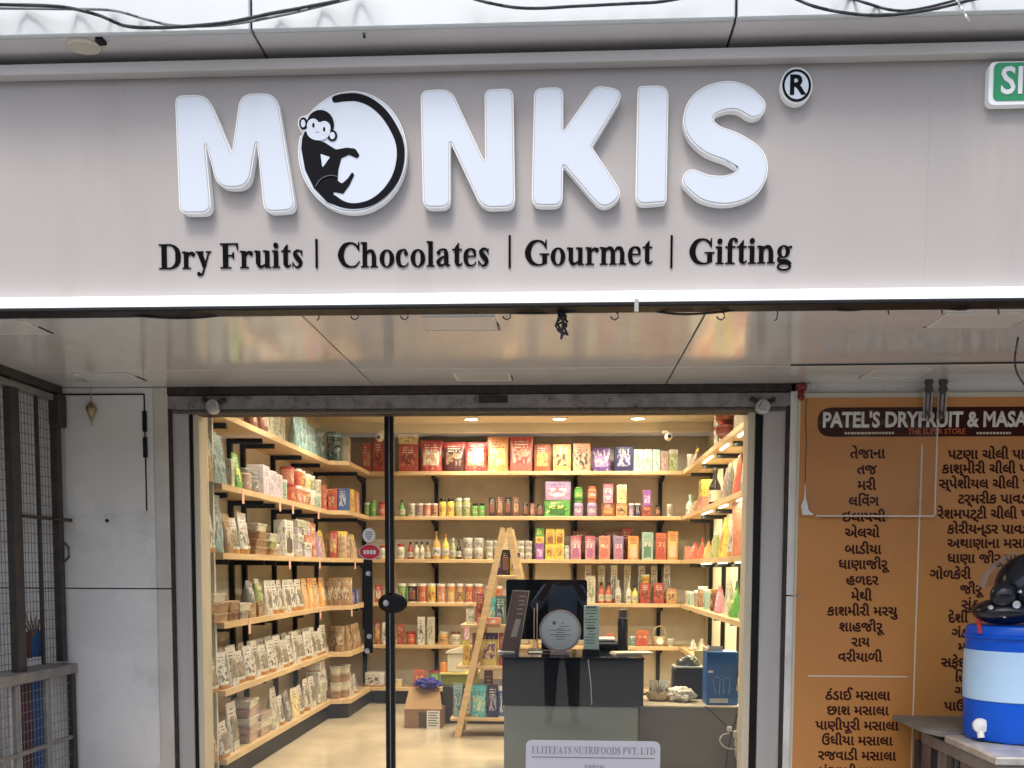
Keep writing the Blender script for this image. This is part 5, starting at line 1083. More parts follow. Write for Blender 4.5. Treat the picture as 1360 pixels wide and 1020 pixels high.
# right wall
lay('R', 0, [(972, .1, .18, 'box', 'cream'), (955, .12, .24, 'box', 'white'), (950, .1, .26, 'box', 'cream'), (917, .1, .2, 'bag', 'kraftyel'), (912, .09, .14, 'can', 'cream')])
lay('R', 1, [(995, .16, .33, 'pouch', 'yellow'), (984, .2, .34, 'pouch', 'tealbri'), (973, .15, .27, 'pouch', 'redor'), (964, .14, .25, 'pouch', 'grey'), (956, .12, .24, 'pouch', 'dusty'), (940, .09, .3, 'bottle', 'blackr'), (930, .3, .1, 'box', 'salmon', (.18, .14, 'box', 'yellow')), (915, .1, .16, 'bag', 'kraft'), (910, .08, .2, 'bottle', 'mint', 'mint')])
lay('R', 2, [(996, .1, .3, 'jar', 'choc', 'blackr'), (987, .1, .28, 'bottle', 'blackr'), (975, .05, .36, 'box', 'salmon'), (968, .16, .26, 'pouch', 'white'), (956, .17, .29, 'pouch', 'yellow'), (946, .13, .22, 'pouch', 'olivew'), (936, .12, .14, 'pouch', 'orange'), (926, .14, .18, 'bag', 'redor'), (917, .12, .15, 'pouch', 'pinkred'), (911, .09, .12, 'box', 'salmon')])
lay('R', 3, [(997, .1, .14, 'box', 'orpk'), (985, .22, .24, 'bag', 'teal'), (972, .18, .25, 'bag', 'green'), (962, .13, .28, 'pouch', 'cream'), (952, .1, .2, 'pouch', 'pinky'), (944, .08, .17, 'jar', 'choc', 'amber'), (937, .09, .16, 'can', 'mint', 'cream'), (930, .08, .18, 'can', 'kraft'), (924, .08, .14, 'tub', 'dusty'), (916, .08, .12, 'can', 'mint'), (911, .08, .12, 'can', 'cream')])
lay('R', 4, [(990, .16, .16, 'box', 'amber'), (972, .12, .14, 'pouch', 'choc'), (963, .11, .13, 'pouch', 'redbrown'), (952, .1, .1, 'pouch', 'olivew'), (938, .1, .12, 'pouch', 'dusty'), (928, .1, .14, 'pouch', 'cream'), (918, .1, .1, 'pouch', 'white')])
# copper pot stack on the right wall's top shelf
p = PX(938, 600, XE_R + .09); cps = mat('copper', (.36, .11, .07), .3, .8, var=.2, scale=20)
for k in range(5):
    t = thing('copper_pot', f'{["lowest", "second lowest", "middle", "second highest", "highest"][k]} pot in the copper coloured stack on the right wall top shelf', 'pot', (XE_R + .05, 6.35, SHZ[0] + .085 * k), 0, 'stacked copper pots')
    b = MB(); b.lathe([(.05, .0), (.085, .03), (.09, .07), (.095, .074), (.095, .08), (.083, .082)], 24); b.build('bowl', cps, t)
    b = MB(); b.lathe([(.0955, .066), (.099, .07), (.0955, .074)], 24); b.build('rim', cps, t)
# price tags along the left shelf edges
ptm = mat('pink_tag', (.70, .42, .36), .5)
for (lv, px), w in zip([(1, 323), (1, 372), (1, 389), (1, 423), (2, 384), (2, 424), (2, 471), (3, 329), (3, 424), (3, 466)], ['below the green oval pouch', 'below the lavender cartons', 'left of the stacked canisters', 'below the green and cream canisters', 'below the big white carton', 'left of the yellow topped pouches', 'by the door handle top', 'below the low tray packs', 'below the orange kraft pouches', 'below the last yellow topped pouches']):
    y = PX(px, 700, XE_L).y; x = XE_L if y < 7.5 else XE_L2
    if x != XE_L: y = PX(px, 700, XE_L2).y
    b = MB(); b.box(x + .001, x + .003, y - .02, y + .02, SHZ[lv] - .085, SHZ[lv] - .005); tag(b.build('price_tag', ptm, None, 0), f'pink price tag on the left wall {LV[lv]} shelf ' + w, 'price tag', 'price tags on the left wall shelves')

# ------------------------------------------------------------------ counter and things on it
YCt = 5.35
zc_ = PY(760, 873, YCt).z; zl_ = PY(760, 938, YCt).z
ct = thing('cash_counter', 'shop counter with glossy black upper band over a plain grey green front', 'counter')
cg = mat('grey_green_laminate', (.25, .265, .235), .3, var=.05, scale=3); cbk = mat('glossy_black_glass', (.008, .009, .012), .08, spec=.3, var=.1)
a, c = PY(667, 900, YCt).x, PY(855, 900, YCt).x; a2, c2 = PY(669, 960, YCt).x, PY(847, 960, YCt).x
b = MB(); b.cbox(a, c, YCt, YCt + .55, zl_, zc_ - .012, .003); b.build('upper_band', cbk, ct)
b = MB(); b.cbox(a - .005, c + .005, YCt - .006, YCt + .56, zc_ - .011, zc_, .003); b.build('counter_top', cbk, ct)
b = MB(); b.cbox(a2, c2, YCt + .02, YCt + .5, FZ, zl_ - .0005, .003); b.build('front_panel', cg, ct)
b = MB(); p = PY(781, 876, YCt - .01); q = PY(786, 936, YCt - .01); b.tube([p, (p + q) / 2 + Vector((.004, 0, 0)), q], .0022, 6); tag(b.build('thin_cable', mat('white_cable', (.6, .6, .6), .4)), 'thin white cable hanging down the black counter band', 'cable')
# monitor
Ym = 5.72
p, q = PY(672, 868, Ym), PY(780, 770, Ym)
mo = thing('monitor', 'large black monitor standing on the cash counter', 'monitor', ((p.x + q.x) / 2, Ym, zc_))
w, h0, h1 = (q.x - p.x) / 2, .07, q.z - zc_
b = MB(); b.prism(rrect(-w, w, h0, h1, .015), -.0, .03, XZ); b.build('housing', mat('black_monitor_shell', (.008, .008, .009), .2, spec=.3), mo, 30)
b = MB(); b.prism(rrect(-w + .012, w - .012, h0 + .012, h1 - .012, .008), -.003, -.0005, XZ); b.build('panel', cbk, mo, 30)
b = MB(); b.cbox(-.03, .03, .031, .05, .012, h0 + .1, .004); b.cbox(-.11, .11, -.04, .12, .0, .011, .004); b.build('stand', blackm, mo)
# round award
Ya = 5.48
p = PY(744, 838, Ya); rA = 28 * Ya / F
aw = thing('round_award', 'round white award plaque with dusty pink rim on a small base before the monitor', 'plaque', (p.x, Ya, zc_)); zz = p.z - zc_
pk = mat('dusty_pink_rim', (.36, .28, .28), .35)
b = MB(); b.lathe([(0, -.006), (rA, -.006), (rA, .012), (0, .012)], 36, (0, 0, zz), ax='Y'); b.build('rim', pk, aw)
b = MB(); b.lathe([(0, -.009), (rA - .014, -.009), (rA - .013, -.0065)], 36, (0, 0, zz), ax='Y'); b.build('plate', mat('plaque_white', (.52, .55, .58), .4), aw)
b = MB(); b.cbox(-.055, .055, -.03, .04, 0, .022, .004); b.cbox(-.018, .018, -.004, .012, .022, zz - rA + .012, .002); b.build('base', pk, aw)
b = MB()
for x0, x1, z in ((-.042, -.026, .04), (.006, .02, .044), (-.006, .05, .027), (-.02, .02, .013), (-.06, .058, .004), (-.024, .024, -.008), (-.055, .055, -.02), (-.03, .03, -.03), (-.022, .022, -.045)): b.box(x0, x1, -.0096, -.0091, zz + z - .0022, zz + z + .0022)
b.lathe([(0, -.0098), (.011, -.0097)], 14, (-.034, 0, zz + .045), ax='Y'); b.build('print', mat('plaque_print', (.16, .10, .14), .5), aw, 0)
# tall leaning card
Yk = 5.5; pts = [PY(x, y, Yk) for x, y in ((664, 872), (688, 872), (702, 786), (681, 785))]; y0_, y1_ = 0, .05
cd = thing('tall_card_holder', 'tall leaning brown card in a clear holder at the left end of the counter', 'card')
b = MB()
b.prism([(v.x, v.z) for v in pts], Yk, Yk + .004, XZ); b.build('card', mat('brown_card', (.15, .085, .075), .4, var=.15, scale=8), cd, 0)
mid = sum(pts, Vector()) / 4
b = MB(); b.prism([((v.x - mid.x) * 1.08 + mid.x, (v.z - mid.z) * 1.03 + mid.z) for v in pts], Yk + .0045, Yk + .007, XZ); b.build('holder', mat('pale_edge', (.50, .47, .42), .25), cd, 0)
b = MB(); cc = [PY(x, y, Yk) for x, y in ((678, 846), (686, 846), (692, 822), (685, 822))]; b.prism([(v.x, v.z) for v in cc], Yk - .001, Yk - .0003, XZ)
b2 = [PY(x, y, Yk) for x, y in ((681, 838), (686, 838), (688, 828), (683.5, 828))]; b.build('print', mat('pale_print', (.42, .36, .31), .5), cd, 0)
b = MB()
for k, y in enumerate((792, 798, 803, 809, 815)): v = PY(694 - .16 * (y - 792), y, Yk); b.box(v.x - .02 + .004 * (k % 3), v.x + .02 - .005 * (k % 2), Yk - .0012, Yk - .0003, v.z - .0035, v.z + .0035)
b.build('print', mat('pale_print', (.42, .36, .31), .5), cd, 0)
b = MB(); v = PY(677, 870, Yk); b.cbox(v.x - .07, v.x + .03, Yk - .05, Yk + .06, zc_, zc_ + .02, .004); b.build('base', frost, cd)
# thin acrylic rods
rd = thing('acrylic_stand', 'pair of thin clear upright rods between the leaning card and the round award', 'stand')
b = MB()
for x, y in ((709.5, 808), (713.5, 801)): v = PY(x, y, 5.6); b.tube([(v.x, 5.6, zc_ + .004), (v.x, 5.6, v.z)], .003, 6)
b.build('rod', mat('pale_rod', (.55, .48, .38), .2), rd); v = PY(711, 868, 5.6); b = MB(); b.cbox(v.x - .04, v.x + .04, 5.56, 5.64, zc_, zc_ + .008, .002); b.build('base', frost, rd)
# payment card stand (its code is left out)
Yq = 5.45; p, q = PY(775, 866, Yq), PY(796, 804, Yq)
qs = thing('payment_card', 'pale mint upright card with grey print beside the round award', 'card')
b = MB(); b.cbox(p.x, q.x, Yq, Yq + .006, zc_ + .035, q.z, .002); b.build('card', mat('mint_card', (.46, .56, .50), .4), qs)
b = MB(); rr = random.Random(5)
for k in range(13):
    z = q.z - .012 - .0165 * k; w2 = rr.uniform(.35, .9) * (q.x - p.x) / 2
    if z > p.z + .03: b.box((p.x + q.x) / 2 - w2, (p.x + q.x) / 2 + w2 * rr.uniform(.5, 1), Yq - .0008, Yq - .0001, z - (.006 if k in (0, 7) else .0025), z + (.006 if k in (0, 7) else .0025))
b.build('print', mat('grey_ink', (.10, .13, .12), .5), qs, 0)
b = MB(); b.cbox(p.x - .006, q.x + .006, Yq - .01, Yq + .05, zc_, zc_ + .036, .004); b.build('base', blackm, qs)
# bottle
Yb = 5.75; v = PY(827, 866, Yb); 
bt = thing('black_flask', 'black insulated flask standing on the counter right of the payment card', 'flask', (v.x, Yb, zc_))
hb_ = PY(827, 809, Yb).z - zc_; b = MB(); b.lathe([(.028, 0), (.031, .004), (.031, hb_ * .74), (.027, hb_ * .79)], 24); b.build('body', mat('flask_black', (.01, .01, .014), .25), bt)
b = MB(); b.lathe([(.026, hb_ * .79), (.028, hb_ * .8), (.027, hb_ * .98), (.02, hb_), (0, hb_)], 24); b.build('cap', mat('cap_dark', (.09, .06, .065), .35), bt); b = MB(); b.lathe([(.0285, hb_ * .785), (.0285, hb_ * .8)], 24); b.build('ring', steel, bt)
def papers(px, py, Y, w, d, m, lab, rz=0, z=zc_, name='papers', cat='papers', n=3):
    v = PY(px, py, Y); t = thing(name, lab, cat, (v.x, Y, z), rz)
    for k in range(n): b = MB(); b.box(-w / 2 + .004 * k, w / 2 + .003 * k, -d / 2, d / 2 - .004 * k, .004 * k + .0005, .004 * k + .0035); b.build('sheet', m, t, 0)
papers(838, 866, 5.6, .22, .14, mat('cream_paper', (.60, .52, .42), .6), 'few cream papers lying at the right end of the counter', .2)
b = MB(); v = PY(806, 860, 5.85); b.cbox(v.x - .07, v.x + .07, 5.8, 5.95, zc_, zc_ + .05, .01); b.cbox(v.x - .06, v.x + .05, 5.82, 5.93, zc_ + .051, zc_ + .075, .008, 1); tag(b.build('receipt_printer', [blackm, mat('white_cap', (.6, .6, .58), .4)]), 'low black receipt printer with pale cover behind the black flask', 'printer')
b = MB(); v = PY(800, 848, 6.1); b.box(v.x - .12, v.x + .35, 6.0, 6.4, .80, .84); b.cbox(v.x - .12, v.x + .35, 6.0, 6.02, FZ, .80, .003); 
# right low cabinet
Y2 = 5.62
zt4 = PY(900, 937, Y2).z; x0, x1 = PY(849, 960, Y2).x, XE_R - .0
lc = thing('low_cabinet', 'low grey cabinet with a cream top along the right side of the shop', 'cabinet')
b = MB(); b.cbox(x0, XE_R + .02, Y2, Y2 + .42, FZ, zt4 - .013, .003); b.build('front', mat('warm_grey_laminate', (.17, .155, .145), .4, var=.1, scale=5), lc)
b = MB(); b.cbox(x0, XE_R + .02, Y2 - .008, Y2 + .44, zt4 - .012, zt4, .003); b.build('top', mat('cream_laminate', (.50, .43, .32), .35), lc)
bx = thing('blue_box', 'blue cardboard box printed with a pale binder clip outline on the low cabinet', 'box')
p, q = PY(938, 935, Y2 + .03), PY(981, 866, Y2 + .03)
blc = mat('blue_card', (.006, .09, .30), .4, var=.08, scale=5)
b = MB(); b.cbox(p.x, q.x, Y2 + .03, Y2 + .2, zt4, q.z, .003); b.build('body', blc, bx)
b = MB(); b.box(p.x + .02, p.x + .10, Y2 + .1, Y2 + .105, q.z, q.z + .028); b.box(p.x, p.x + .012, Y2 + .03, Y2 + .2, q.z, q.z + .02); b.build('flap', mat('pale_inside_card', (.5, .45, .38), .7), bx, 0)
b = MB(); ln = mat('pale_blue_line', (.18, .42, .62), .4); yy = Y2 + .0285
def seg(pts, r=.0022): b.tube([PY(x, y, yy) for x, y in pts], r, 5)
seg([(947, 901), (950, 922)]); seg([(949, 899.5), (955, 899.5)]); seg([(956.5, 901), (955, 922)]); seg([(961, 922), (961, 902), (966, 900), (970, 903), (968, 922)]); b.build('clip_outline', ln, bx)
b = MB(); v = PY(944, 892, yy); b.box(v.x - .014, v.x + .014, yy, yy + .001, v.z - .007, v.z + .006); b.build('print', white, bx, 0)
b = MB(); v = PY(954, 930.5, yy); b.box(v.x - .05, v.x + .055, yy - .002, yy + .0005, v.z - .013, v.z + .013); b.build('label', mat('silver_label', (.5, .52, .5), .4), bx, 0)
def heap(px, Y, z, w, h, m, lab, name, cat, seed=1, n=10):
    v = PY(px, 900, Y); t = MB(); rr = random.Random(seed)
    bm = bmesh.new(); bmesh.ops.create_icosphere(bm, subdivisions=5, radius=1)
    from mathutils import noise
    for q in bm.verts:
        k = 1 + .35 * noise.noise(q.co * 2.2 + Vector((seed, 0, 0))) - .30 * abs(noise.noise(q.co * 3.2)) + .08 * noise.noise(q.co * 9); c = q.co * k; q.co = Vector((c.x * w / 2, c.y * w / 2.4, max(0, (c.z * .5 + .45) * h)))
    me = bpy.data.meshes.new(name); bm.to_mesh(me); bm.free(); me.materials.append(m); me.polygons.foreach_set('use_smooth', [True] * len(me.polygons))
    o = link(name, me, None, (v.x, Y, z)); return tag(o, lab, cat)
crumple = mat('crumpled_cream', (.56, .47, .34), .5, var=.25, scale=30, bump=.4, bscale=40)
v = PY(875, 900, 5.85); kb2 = thing('packet_basket', 'shallow wicker basket of cream packets on the low cabinet beside the counter', 'basket', (v.x, 5.85, zt4))
b = MB(); b.lathe([(.05, 0), (.07, .012), (.078, .045), (.082, .047), (.082, .052), (.07, .05), (.05, .02)], 24); b.build('bowl', wick, kb2)
for k in range(5):
    a_ = k * 1.3; tag(link('cream_packet', m_pouch(.06, .10, .025, pm('cream' if k % 2 else 'white', 1), k % 3), None, (v.x + .035 * math.cos(a_), 5.85 + .035 * math.sin(a_), zt4 + .018), a_), ['white packet at the right of the wicker basket', 'cream packet at the back of the wicker basket', 'white packet at the left of the wicker basket', 'cream packet at the front left of the wicker basket', 'white packet at the front right of the wicker basket'][k], 'packet', 'cream packets in the wicker basket')
heap(905, 5.8, zt4, .17, .09, mat('crumpled_white', (.66, .60, .50), .4, var=.3, scale=25, bump=.6, bscale=50), 'crumpled white plastic bundle between black machine and low cabinet edge', 'plastic_bundle', 'bundle', 5)
b = MB(); v0, v1 = PY(893, 930, 5.95).x, PY(934, 880, 5.95); b.cbox(v0, v1.x, 5.9, 6.03, zt4, v1.z - .03, .012); tag(b.build('black_case', blackm), 'black hard case behind the crumpled plastic bundle', 'case')
kt = thing('weighing_scale', 'small weighing scale with dark domed cover standing on the black case', 'scale')
b = MB(); b.cbox(v0, v1.x, 5.88, 6.04, v1.z - .029, v1.z - .018, .003); b.build('plate', mat('grey_plate', (.3, .3, .27), .35), kt)
b = MB(); vc = (v0 + v1.x) / 2; b.lathe([(.075, 0), (.068, .03), (.04, .055), (0, .062)], 24, (vc, 5.95, v1.z - .017), sy=.8); b.build('dome', mat('dark_dome', (.04, .045, .04), .15, coat=.5), kt)
b = MB(); b.cbox(v0 + .15, v1.x + .02, 6.1, 6.14, zt4, v1.z + .06, .003); tag(b.build('framed_tray', mat('yellow_grey_panel', (.30, .26, .14), .5)), 'small upright panel behind the dark domed scale', 'panel')
# coiled white cable at the right door jamb
cw = mat('white_cable', (.6, .6, .6), .4); b = MB(); Yw = Y2 - .03
P3 = lambda pts, dy=0: [PY(x, y, Yw - dy - .004 * (i % 2)) for i, (x, y) in enumerate(curvept(pts, 6))]
b.tube(P3([(985, 938), (981, 950), (978, 975), (976, 990)]), .0042, 6); b.tube(P3([(986, 945), (988, 965), (992, 980), (987, 992), (975, 995), (962, 992), (956, 983), (960, 976), (968, 974)], .01), .0042, 6)
b.tube(P3([(984, 960), (982, 975), (978, 990), (977, 1003), (982, 1011), (987, 1006), (986, 995), (980, 985)], .02), .0042, 6)
tag(b.build('coiled_cable', cw), 'loosely coiled white cable hanging by the right door jamb', 'cable')
b = MB(); v = PY(969, 968, Yw - .02); b.cbox(v.x - .014, v.x + .014, Yw - .03, Yw - .005, v.z - .016, v.z + .014, .005); b.cbox(v.x + .02, v.x + .045, Yw - .034, Yw - .005, v.z - .05, v.z - .01, .005); tag(b.build('white_plug', cw), 'white plug knotted into the coiled cable by the right jamb', 'plug')
b = MB(); b.tube([PY(x, y, Y2 - .008) for x, y in ((936, 938), (950, 950), (967, 966))], .003, 5); b.tube([PY(x, y, Y2 - .01) for x, y in ((983, 938), (974, 965), (966, 1000), (962, 1030))], .003, 5); tag(b.build('thin_black_cable', cab), 'two thin black cables down the front of the low grey cabinet', 'cable')

# ------------------------------------------------------------------ display ladder with its shelves and packs
YL = 6.72
ld = thing('display_ladder', 'pine A-frame display ladder with small shelves left of the monitor', 'display ladder')
ft, tp = PY(607, 984, YL), PY(669, 701, YL); ft.z = FZ
ft2 = Vector((2 * tp.x + .03 - ft.x, YL, FZ)); tp2 = tp + Vector((.03, 0, 0))
def leg(a, c, dy, w=.022):
    b = MB(); d = (c - a).normalized(); n_ = Vector((d.z, 0, -d.x)) * w
    a_, c_ = a + Vector((0, dy, 0)), c + Vector((0, dy, 0)); v = []
    for e in (a_, c_):
        for s in (-1, 1):
            for t in (0, .03): v.append(e + n_ * s + Vector((0, t, 0)))
    b.add(v, [(0, 1, 3, 2), (4, 6, 7, 5), (0, 4, 5, 1), (2, 3, 7, 6), (0, 2, 6, 4), (1, 5, 7, 3)]); b.build('leg', wood, ld, 0)
for dy in (0, .34): leg(ft, tp, dy); leg(ft2, tp2, dy)
TL = [(764, 655, 'tier'), (829, 612, 'tier'), (884, 606, 'tier'), (953, 598, 'tier')]
zts = []
for py, pxl, _ in TL:
    v = PY(pxl, py, YL + .04); zts.append(v.z); xr_ = 2 * (tp.x + .015) - v.x
    b = MB(); b.cbox(v.x, xr_, YL + .034, YL + .335, v.z - .022, v.z, .003); b.build('tier', wood, ld)
def onl(i, px, w, h, kind, k, lab, dy=.1, seed=1):
    v = PY(px, 800, YL + .05); W2, H2 = w * YL / F, h * YL / F
    item(kind, W2, H2, min(.1, W2 * .6) if kind in ('pouch', 'box', 'bag', 'wbox') else W2, k, (v.x, YL + dy, zts[i] + .0005), random.uniform(-.1, .1), lab, 'packs on the display ladder', seed)
onl(0, 661, 12, 30, 'pouch', 'navy', 'dark navy pouch at the left end of the ladder top tier'); onl(0, 671, 12, 34, 'pouch', 'blackr', 'black pouch between the two ladder legs on the top tier'); onl(0, 683, 14, 30, 'pouch', 'purpyel', 'purple and yellow pouch right on the ladder top tier')
onl(1, 624, 12, 26, 'bag', 'cream', 'small cream bag at the left end of the ladder second tier'); onl(1, 637, 10, 42, 'box', 'redbrown', 'narrow red and brown carton behind the ladder leg'); onl(1, 650, 16, 36, 'pouch', 'tealbri', 'turquoise pouch left of the monitor on the ladder second tier'); onl(1, 664, 15, 38, 'pouch', 'tealdeep', 'dark teal pouch touching the monitor edge on the ladder second tier', .12); onl(1, 650, 30, 9, 'box', 'salmon', 'flat salmon carton in front of the turquoise pouches on the ladder', .06)
onl(2, 618, 10, 34, 'pouch', 'yellow', 'yellow pouch at the left end of the ladder third tier'); onl(2, 629, 9, 42, 'box', 'dusty', 'dusty pink carton tall behind the leg on the third tier', .2); onl(2, 649, 24, 44, 'pouch', 'purpyel', 'big purple and yellow pouch on the ladder third tier'); onl(2, 669, 14, 44, 'box', 'redbrown', 'red and brown carton by the leaning card on the third tier')
onl(3, 607, 13, 46, 'pouch', 'teal', 'teal pouch leaning left on the ladder lowest tier'); onl(3, 620, 9, 38, 'box', 'white', 'white carton behind the ladder leg on the lowest tier'); onl(3, 635, 23, 44, 'pouch', 'tealbri', 'turquoise pouch in the middle of the ladder lowest tier'); onl(3, 654, 14, 44, 'box', 'navy', 'dark navy carton beside the turquoise pouch, lowest ladder tier'); onl(3, 667, 12, 42, 'can', 'blue', 'blue canister by the counter side on the lowest ladder tier'); onl(3, 646, 12, 60, 'box', 'choc', 'tall chocolate brown carton at the back of the lowest ladder tier', .26)
# dark plinth, green crate, white bin, carton box, blue cloth
YD = 7.35
p, q = PY(588, 972, YD), PY(690, 912, YD)
b = MB(); b.cbox(p.x, q.x, YD, YD + .5, FZ, q.z, .004); tag(b.build('dark_cabinet', mat('charcoal_laminate', (.035, .036, .042), .35, var=.1)), 'low charcoal cabinet behind the display ladder', 'cabinet')
zq = q.z; p, q = PY(585, 912, YD), PY(622, 897, YD)
gc = thing('green_tray', 'olive green tray with a yellow rim on the charcoal cabinet', 'tray')
b = MB(); b.cbox(p.x, q.x + .06, YD + .02, YD + .3, zq, q.z, .004); b.build('body', mat('olive_green', (.20, .21, .03), .5), gc); b = MB(); b.cbox(p.x - .008, q.x + .068, YD + .012, YD + .308, q.z + .0005, q.z + .016, .003); b.build('rim', mat('pale_yellow_rim', (.60, .52, .16), .45), gc)
z9 = q.z + .017; p, q = PY(594, 894, YD + .05), PY(614, 868, YD + .05)
wbn = thing('white_bin', 'white bin with a sloping lid standing on the olive green tray', 'bin')
cr = mat('cream_plastic_bin', (.60, .56, .46), .4); b = MB(); b.cbox(p.x, q.x + .02, YD + .05, YD + .2, z9, q.z, .006); b.build('body', cr, wbn)
b = MB(); b.prism([(p.x - .01, q.z + .001), (q.x + .03, q.z + .001), (q.x + .03, q.z + .055), (p.x - .01, q.z + .012)], YD + .04, YD + .21, XZ); b.build('lid', cr, wbn, 0)
b = MB(); v = PY(589, 893, YD + .03); b.lathe([(.03, 0), (.034, .03), (.03, .07), (0, .075)], 16, (v.x, YD + .09, z9)); tag(b.build('orange_pot', mat('orange_plastic', (.8, .3, .08), .4)), 'small orange pot left of the white bin', 'pot')
YX = 7.12
p, q = PY(537, 970, YX), PY(587, 942, YX)
cx = thing('cardboard_box', 'open cardboard box with a white printed label on the shop floor', 'box')
cbm = mat('corrugated_card', (.36, .22, .11), .75, var=.12, scale=5); cbd = mat('printed_card', (.22, .13, .08), .75, var=.2, scale=8)
b = MB(); b.cbox(p.x, q.x, YX, YX + .28, FZ, q.z, .003); b.build('body', cbd, cx)
q2 = PY(583, 914, YX + .1); b = MB(); b.add([(p.x, YX + .001, q.z), (q.x, YX + .001, q.z), (q2.x, YX + .13, q2.z), (p.x + .02, YX + .13, q2.z), (p.x, YX + .006, q.z + .001), (q.x, YX + .006, q.z + .001), (q2.x, YX + .136, q2.z), (p.x + .02, YX + .136, q2.z)], [(0, 1, 2, 3), (7, 6, 5, 4), (0, 4, 5, 1), (1, 5, 6, 2), (2, 6, 7, 3), (3, 7, 4, 0)]); b.build('flap', cbm, cx, 0)
a, c = PY(567, 968, YX), PY(584, 944, YX); b = MB(); b.box(a.x, c.x, YX - .001, YX - .0002, a.z, c.z); b.build('label', white, cx, 0)
b = MB()
for k in range(6): b.box(a.x + .01, c.x - .012 - .01 * (k % 2), YX - .0018, YX - .0011, c.z - .02 - .019 * k, c.z - .012 - .019 * k)
b.build('print', mat('grey_ink', (.1, .13, .12), .5), cx, 0)
a, c = PY(556, 966, YX), PY(566, 946, YX); b = MB(); b.box(a.x, c.x, YX - .001, YX - .0002, a.z, c.z); b.build('print', mat('dark_card_print', (.07, .05, .04), .6), cx, 0)
heap(569, YX + .13, PY(569, 914, YX + .13).z - .005, .2, .09, mat('navy_cloth', (.03, .03, .22), .8, var=.3, scale=20, bump=.3), 'crumpled navy blue cloth lying on the open cardboard box', 'blue_cloth', 'cloth', 8)

# ------------------------------------------------------------------ across the street, seen only in reflections
ob = thing('opposite_building', 'plain grey building across the street with rows of dark windows', 'building', (0, -9.5, 0))
ow = mat('weathered_render', (.22, .215, .20), .85, var=.2, scale=1.5, stain=(.12, .11, .10), stscale=2)
b = MB(); b.box(-14, 14, -3, 0, 0, 4.3); b.build('wall', ow, ob, 0)
dg = mat('dark_window', (.02, .022, .025), .15); bm_ = {}
for zc3, hh in ((.1, 2.4), (3.0, .9)):
    for k in range(9):
        x = -12 + 3 * k; b = MB(); b.box(x - .8, x + .8, .001, .03, zc3, zc3 + hh); f = b.build('window', mat('window_frame_grey', (.25, .25, .25), .5), ob, 0)
        b = MB(); b.box(x - .72, x + .72, .031, .04, zc3 + .08, zc3 + hh - .08); b.build('pane', dg, f, 0)

# ------------------------------------------------------------------ the photographer, seen mirrored in the glass
def skin(name, joints, edges, m, parent, sub=1, root=0):
    me = bpy.data.meshes.new(name); me.from_pydata([j[0] for j in joints], edges, []); o = link(name, me, parent)
    md = o.modifiers.new('skin', 'SKIN'); md.use_smooth_shade = True; sv = me.skin_vertices[0].data
    for i, j in enumerate(joints): sv[i].radius = (j[1], j[2] if len(j) > 2 else j[1]); sv[i].use_root = (i == root)
    sd = o.modifiers.new('sub', 'SUBSURF'); sd.levels = sd.render_levels = sub
    dg = bpy.context.evaluated_depsgraph_get(); m2 = bpy.data.meshes.new_from_object(o.evaluated_get(dg)); o.modifiers.clear(); o.data = m2; m2.name = name
    m2.materials.clear(); m2.materials.append(m); m2.polygons.foreach_set('use_smooth', [True] * len(m2.polygons)); return o
pn = thing('person', 'person in pale blue shirt and dark trousers holding up a phone, mirrored in the glass', 'person', (0, -.52, 0))
skn = mat('skin', (.28, .15, .09), .5); shirt = mat('pale_blue_shirt', (.50, .64, .88), .8, var=.1, scale=12, bump=.2, bscale=14); trs = mat('dark_trousers', (.02, .022, .03), .85, var=.2)
hair = mat('black_hair', (.012, .01, .01), .5)
J = [((0, 0, .95), .12, .09), ((0, 0, 1.12), .105, .075), ((0, 0, 1.32), .125, .08), ((0, 0, 1.43), .085, .06), ((0, .0, 1.50), .052), ((0, .01, 1.56), .055), ((0, .02, 1.66), .082, .095), ((0, .02, 1.73), .07, .08),
     ((.17, 0, 1.41), .06), ((.30, .10, 1.22), .045), ((.12, .38, 1.50), .033), ((.07, .44, 1.56), .03),
     ((-.17, 0, 1.41), .06), ((-.30, .10, 1.22), .045), ((-.12, .38, 1.50), .033), ((-.07, .44, 1.56), .03),
     ((.10, 0, .86), .088), ((.12, .01, .48), .058), ((.13, -.01, .10), .04), ((.15, .10, .04), .035, .03), ((.155, .18, .03), .028, .022),
     ((-.10, 0, .86), .088), ((-.12, .01, .48), .058), ((-.13, -.01, .10), .04), ((-.15, .10, .04), .035, .03), ((-.155, .18, .03), .028, .022)]
Ed = [(0, 1), (1, 2), (2, 3), (3, 4), (4, 5), (5, 6), (6, 7), (3, 8), (8, 9), (9, 10), (10, 11), (3, 12), (12, 13), (13, 14), (14, 15), (0, 16), (16, 17), (17, 18), (18, 19), (19, 20), (0, 21), (21, 22), (22, 23), (23, 24), (24, 25)]
skin('body', J, Ed, skn, pn, 2)
Js = [(j[0], j[1] + (.055 if i < 4 else .02), (j[2] if len(j) > 2 else j[1]) + (.05 if i < 4 else .02)) for i, j in enumerate(J)]
sh = [0, 1, 2, 3, 8, 9, 12, 13]; mp_ = {k: i for i, k in enumerate(sh)}
skin('shirt', [((0, 0, .88), .17, .13)] + [Js[k] for k in sh[1:]] + [((.22, .22, 1.34), .058), ((-.22, .22, 1.34), .058)], [(mp_[a], mp_[c]) for a, c in Ed if a in mp_ and c in mp_] + [(mp_[9], 8), (mp_[13], 9)], shirt, pn, 2)
tr_ = [0, 16, 17, 18, 21, 22, 23]; mp_ = {k: i for i, k in enumerate(tr_)}
skin('trousers', [((0, 0, .95), .14, .11)] + [Js[k] for k in tr_[1:]], [(mp_[a], mp_[c]) for a, c in Ed if a in mp_ and c in mp_], trs, pn, 2)
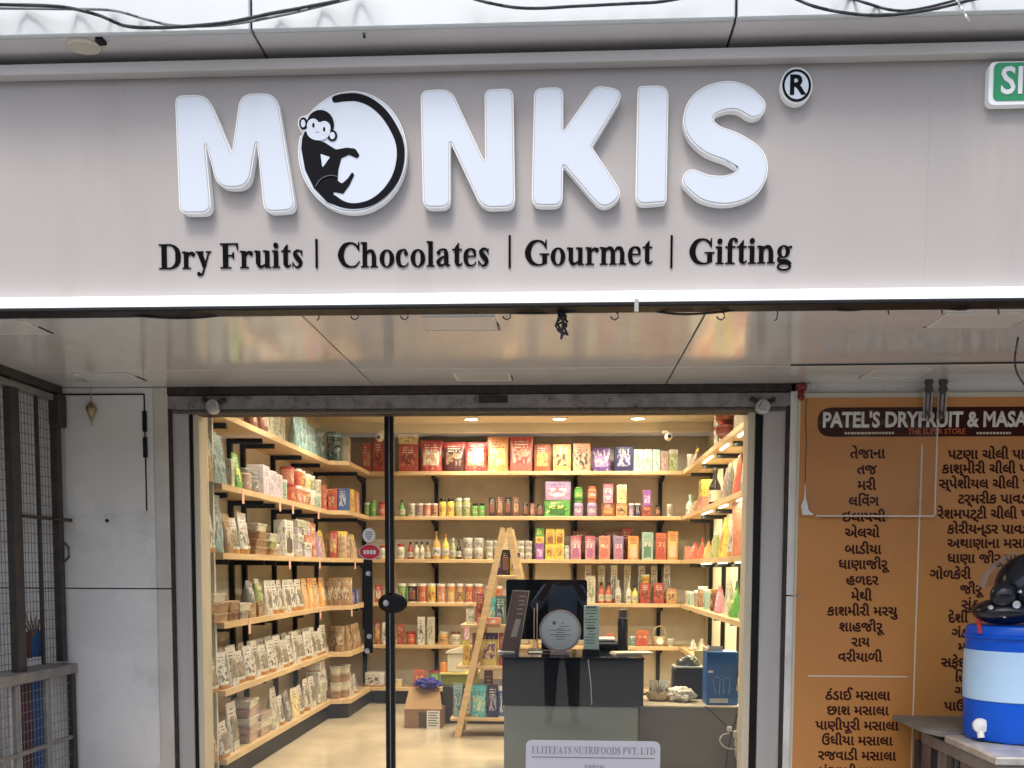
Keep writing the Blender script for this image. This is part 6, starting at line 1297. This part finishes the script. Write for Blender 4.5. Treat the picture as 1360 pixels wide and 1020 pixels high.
for s in (-1, 1): skin('shoe', [((s * .13, -.03, .05), .045, .045), ((s * .145, .09, .045), .045, .04), ((s * .158, .19, .035), .036, .03)], [(0, 1), (1, 2)], blackp, pn, 2)
b = blob((0, -.005, 1.70), (.092, .112, .105)); 
hm2 = b.build('hair', hair, pn, 60)
for v_ in hm2.data.vertices:
    if v_.co.y > .05 and v_.co.z < 1.74: v_.co.y = .02
b = blob((0, .112, 1.645), (.014, .022, .02), 10, 6); b.build('nose', skn, pn, 60)
for s in (-1, 1):
    b = blob((s * .09, .015, 1.65), (.012, .018, .03), 10, 6); b.build('ear', skn, pn, 60); b = blob((s * .032, .098, 1.67), (.013, .008, .007), 10, 6); b.build('eye', blackp, pn, 60)
b = blob((0, .108, 1.605), (.024, .006, .006), 10, 6); b.build('mouth', mat('lips', (.25, .09, .07), .5), pn, 60)
for s in (-1, 1):                            # hands hold the phone from both sides, fingers behind it, thumb in front
    h = (s * .055, .47, 1.60)
    skin('palm', [((s * .072, .43, 1.565), .024, .03), ((s * .062, .465, 1.60), .016, .034), ((s * .058, .475, 1.625), .012, .03)], [(0, 1), (1, 2)], skn, pn, 2)
    for k in range(4):
        z = 1.645 - .021 * k; L = (.9, 1, .95, .8)[k]; b0 = (s * .058, .478, z)
        skin('finger', [(b0, .009), ((s * (.058 - .0), .500, z), .0085), ((s * (.056 - .024 * L), .504, z + .002), .008), ((s * (.056 - .042 * L), .503, z + .003), .006)], [(0, 1), (1, 2), (2, 3)], skn, pn, 1)
    skin('thumb', [((s * .064, .455, 1.585), .012), ((s * .055, .462, 1.61), .0105), ((s * .036, .468, 1.628), .009), ((s * .026, .470, 1.64), .007)], [(0, 1), (1, 2), (2, 3)], skn, pn, 1)
ph = thing('phone', 'black phone held upright in both hands of the photographer', 'phone', (0, -.022, 1.628))
b = MB(); b.prism(rrect(-.037, .037, -.078, .03, .01), -.0, -.008, XZ); b.build('case', blackm, ph, 30); b = MB(); b.box(-.034, .034, -.0092, -.0082, -.072, .026); b.build('screen', cbk, ph, 0)
print('objects', len(bpy.data.objects))
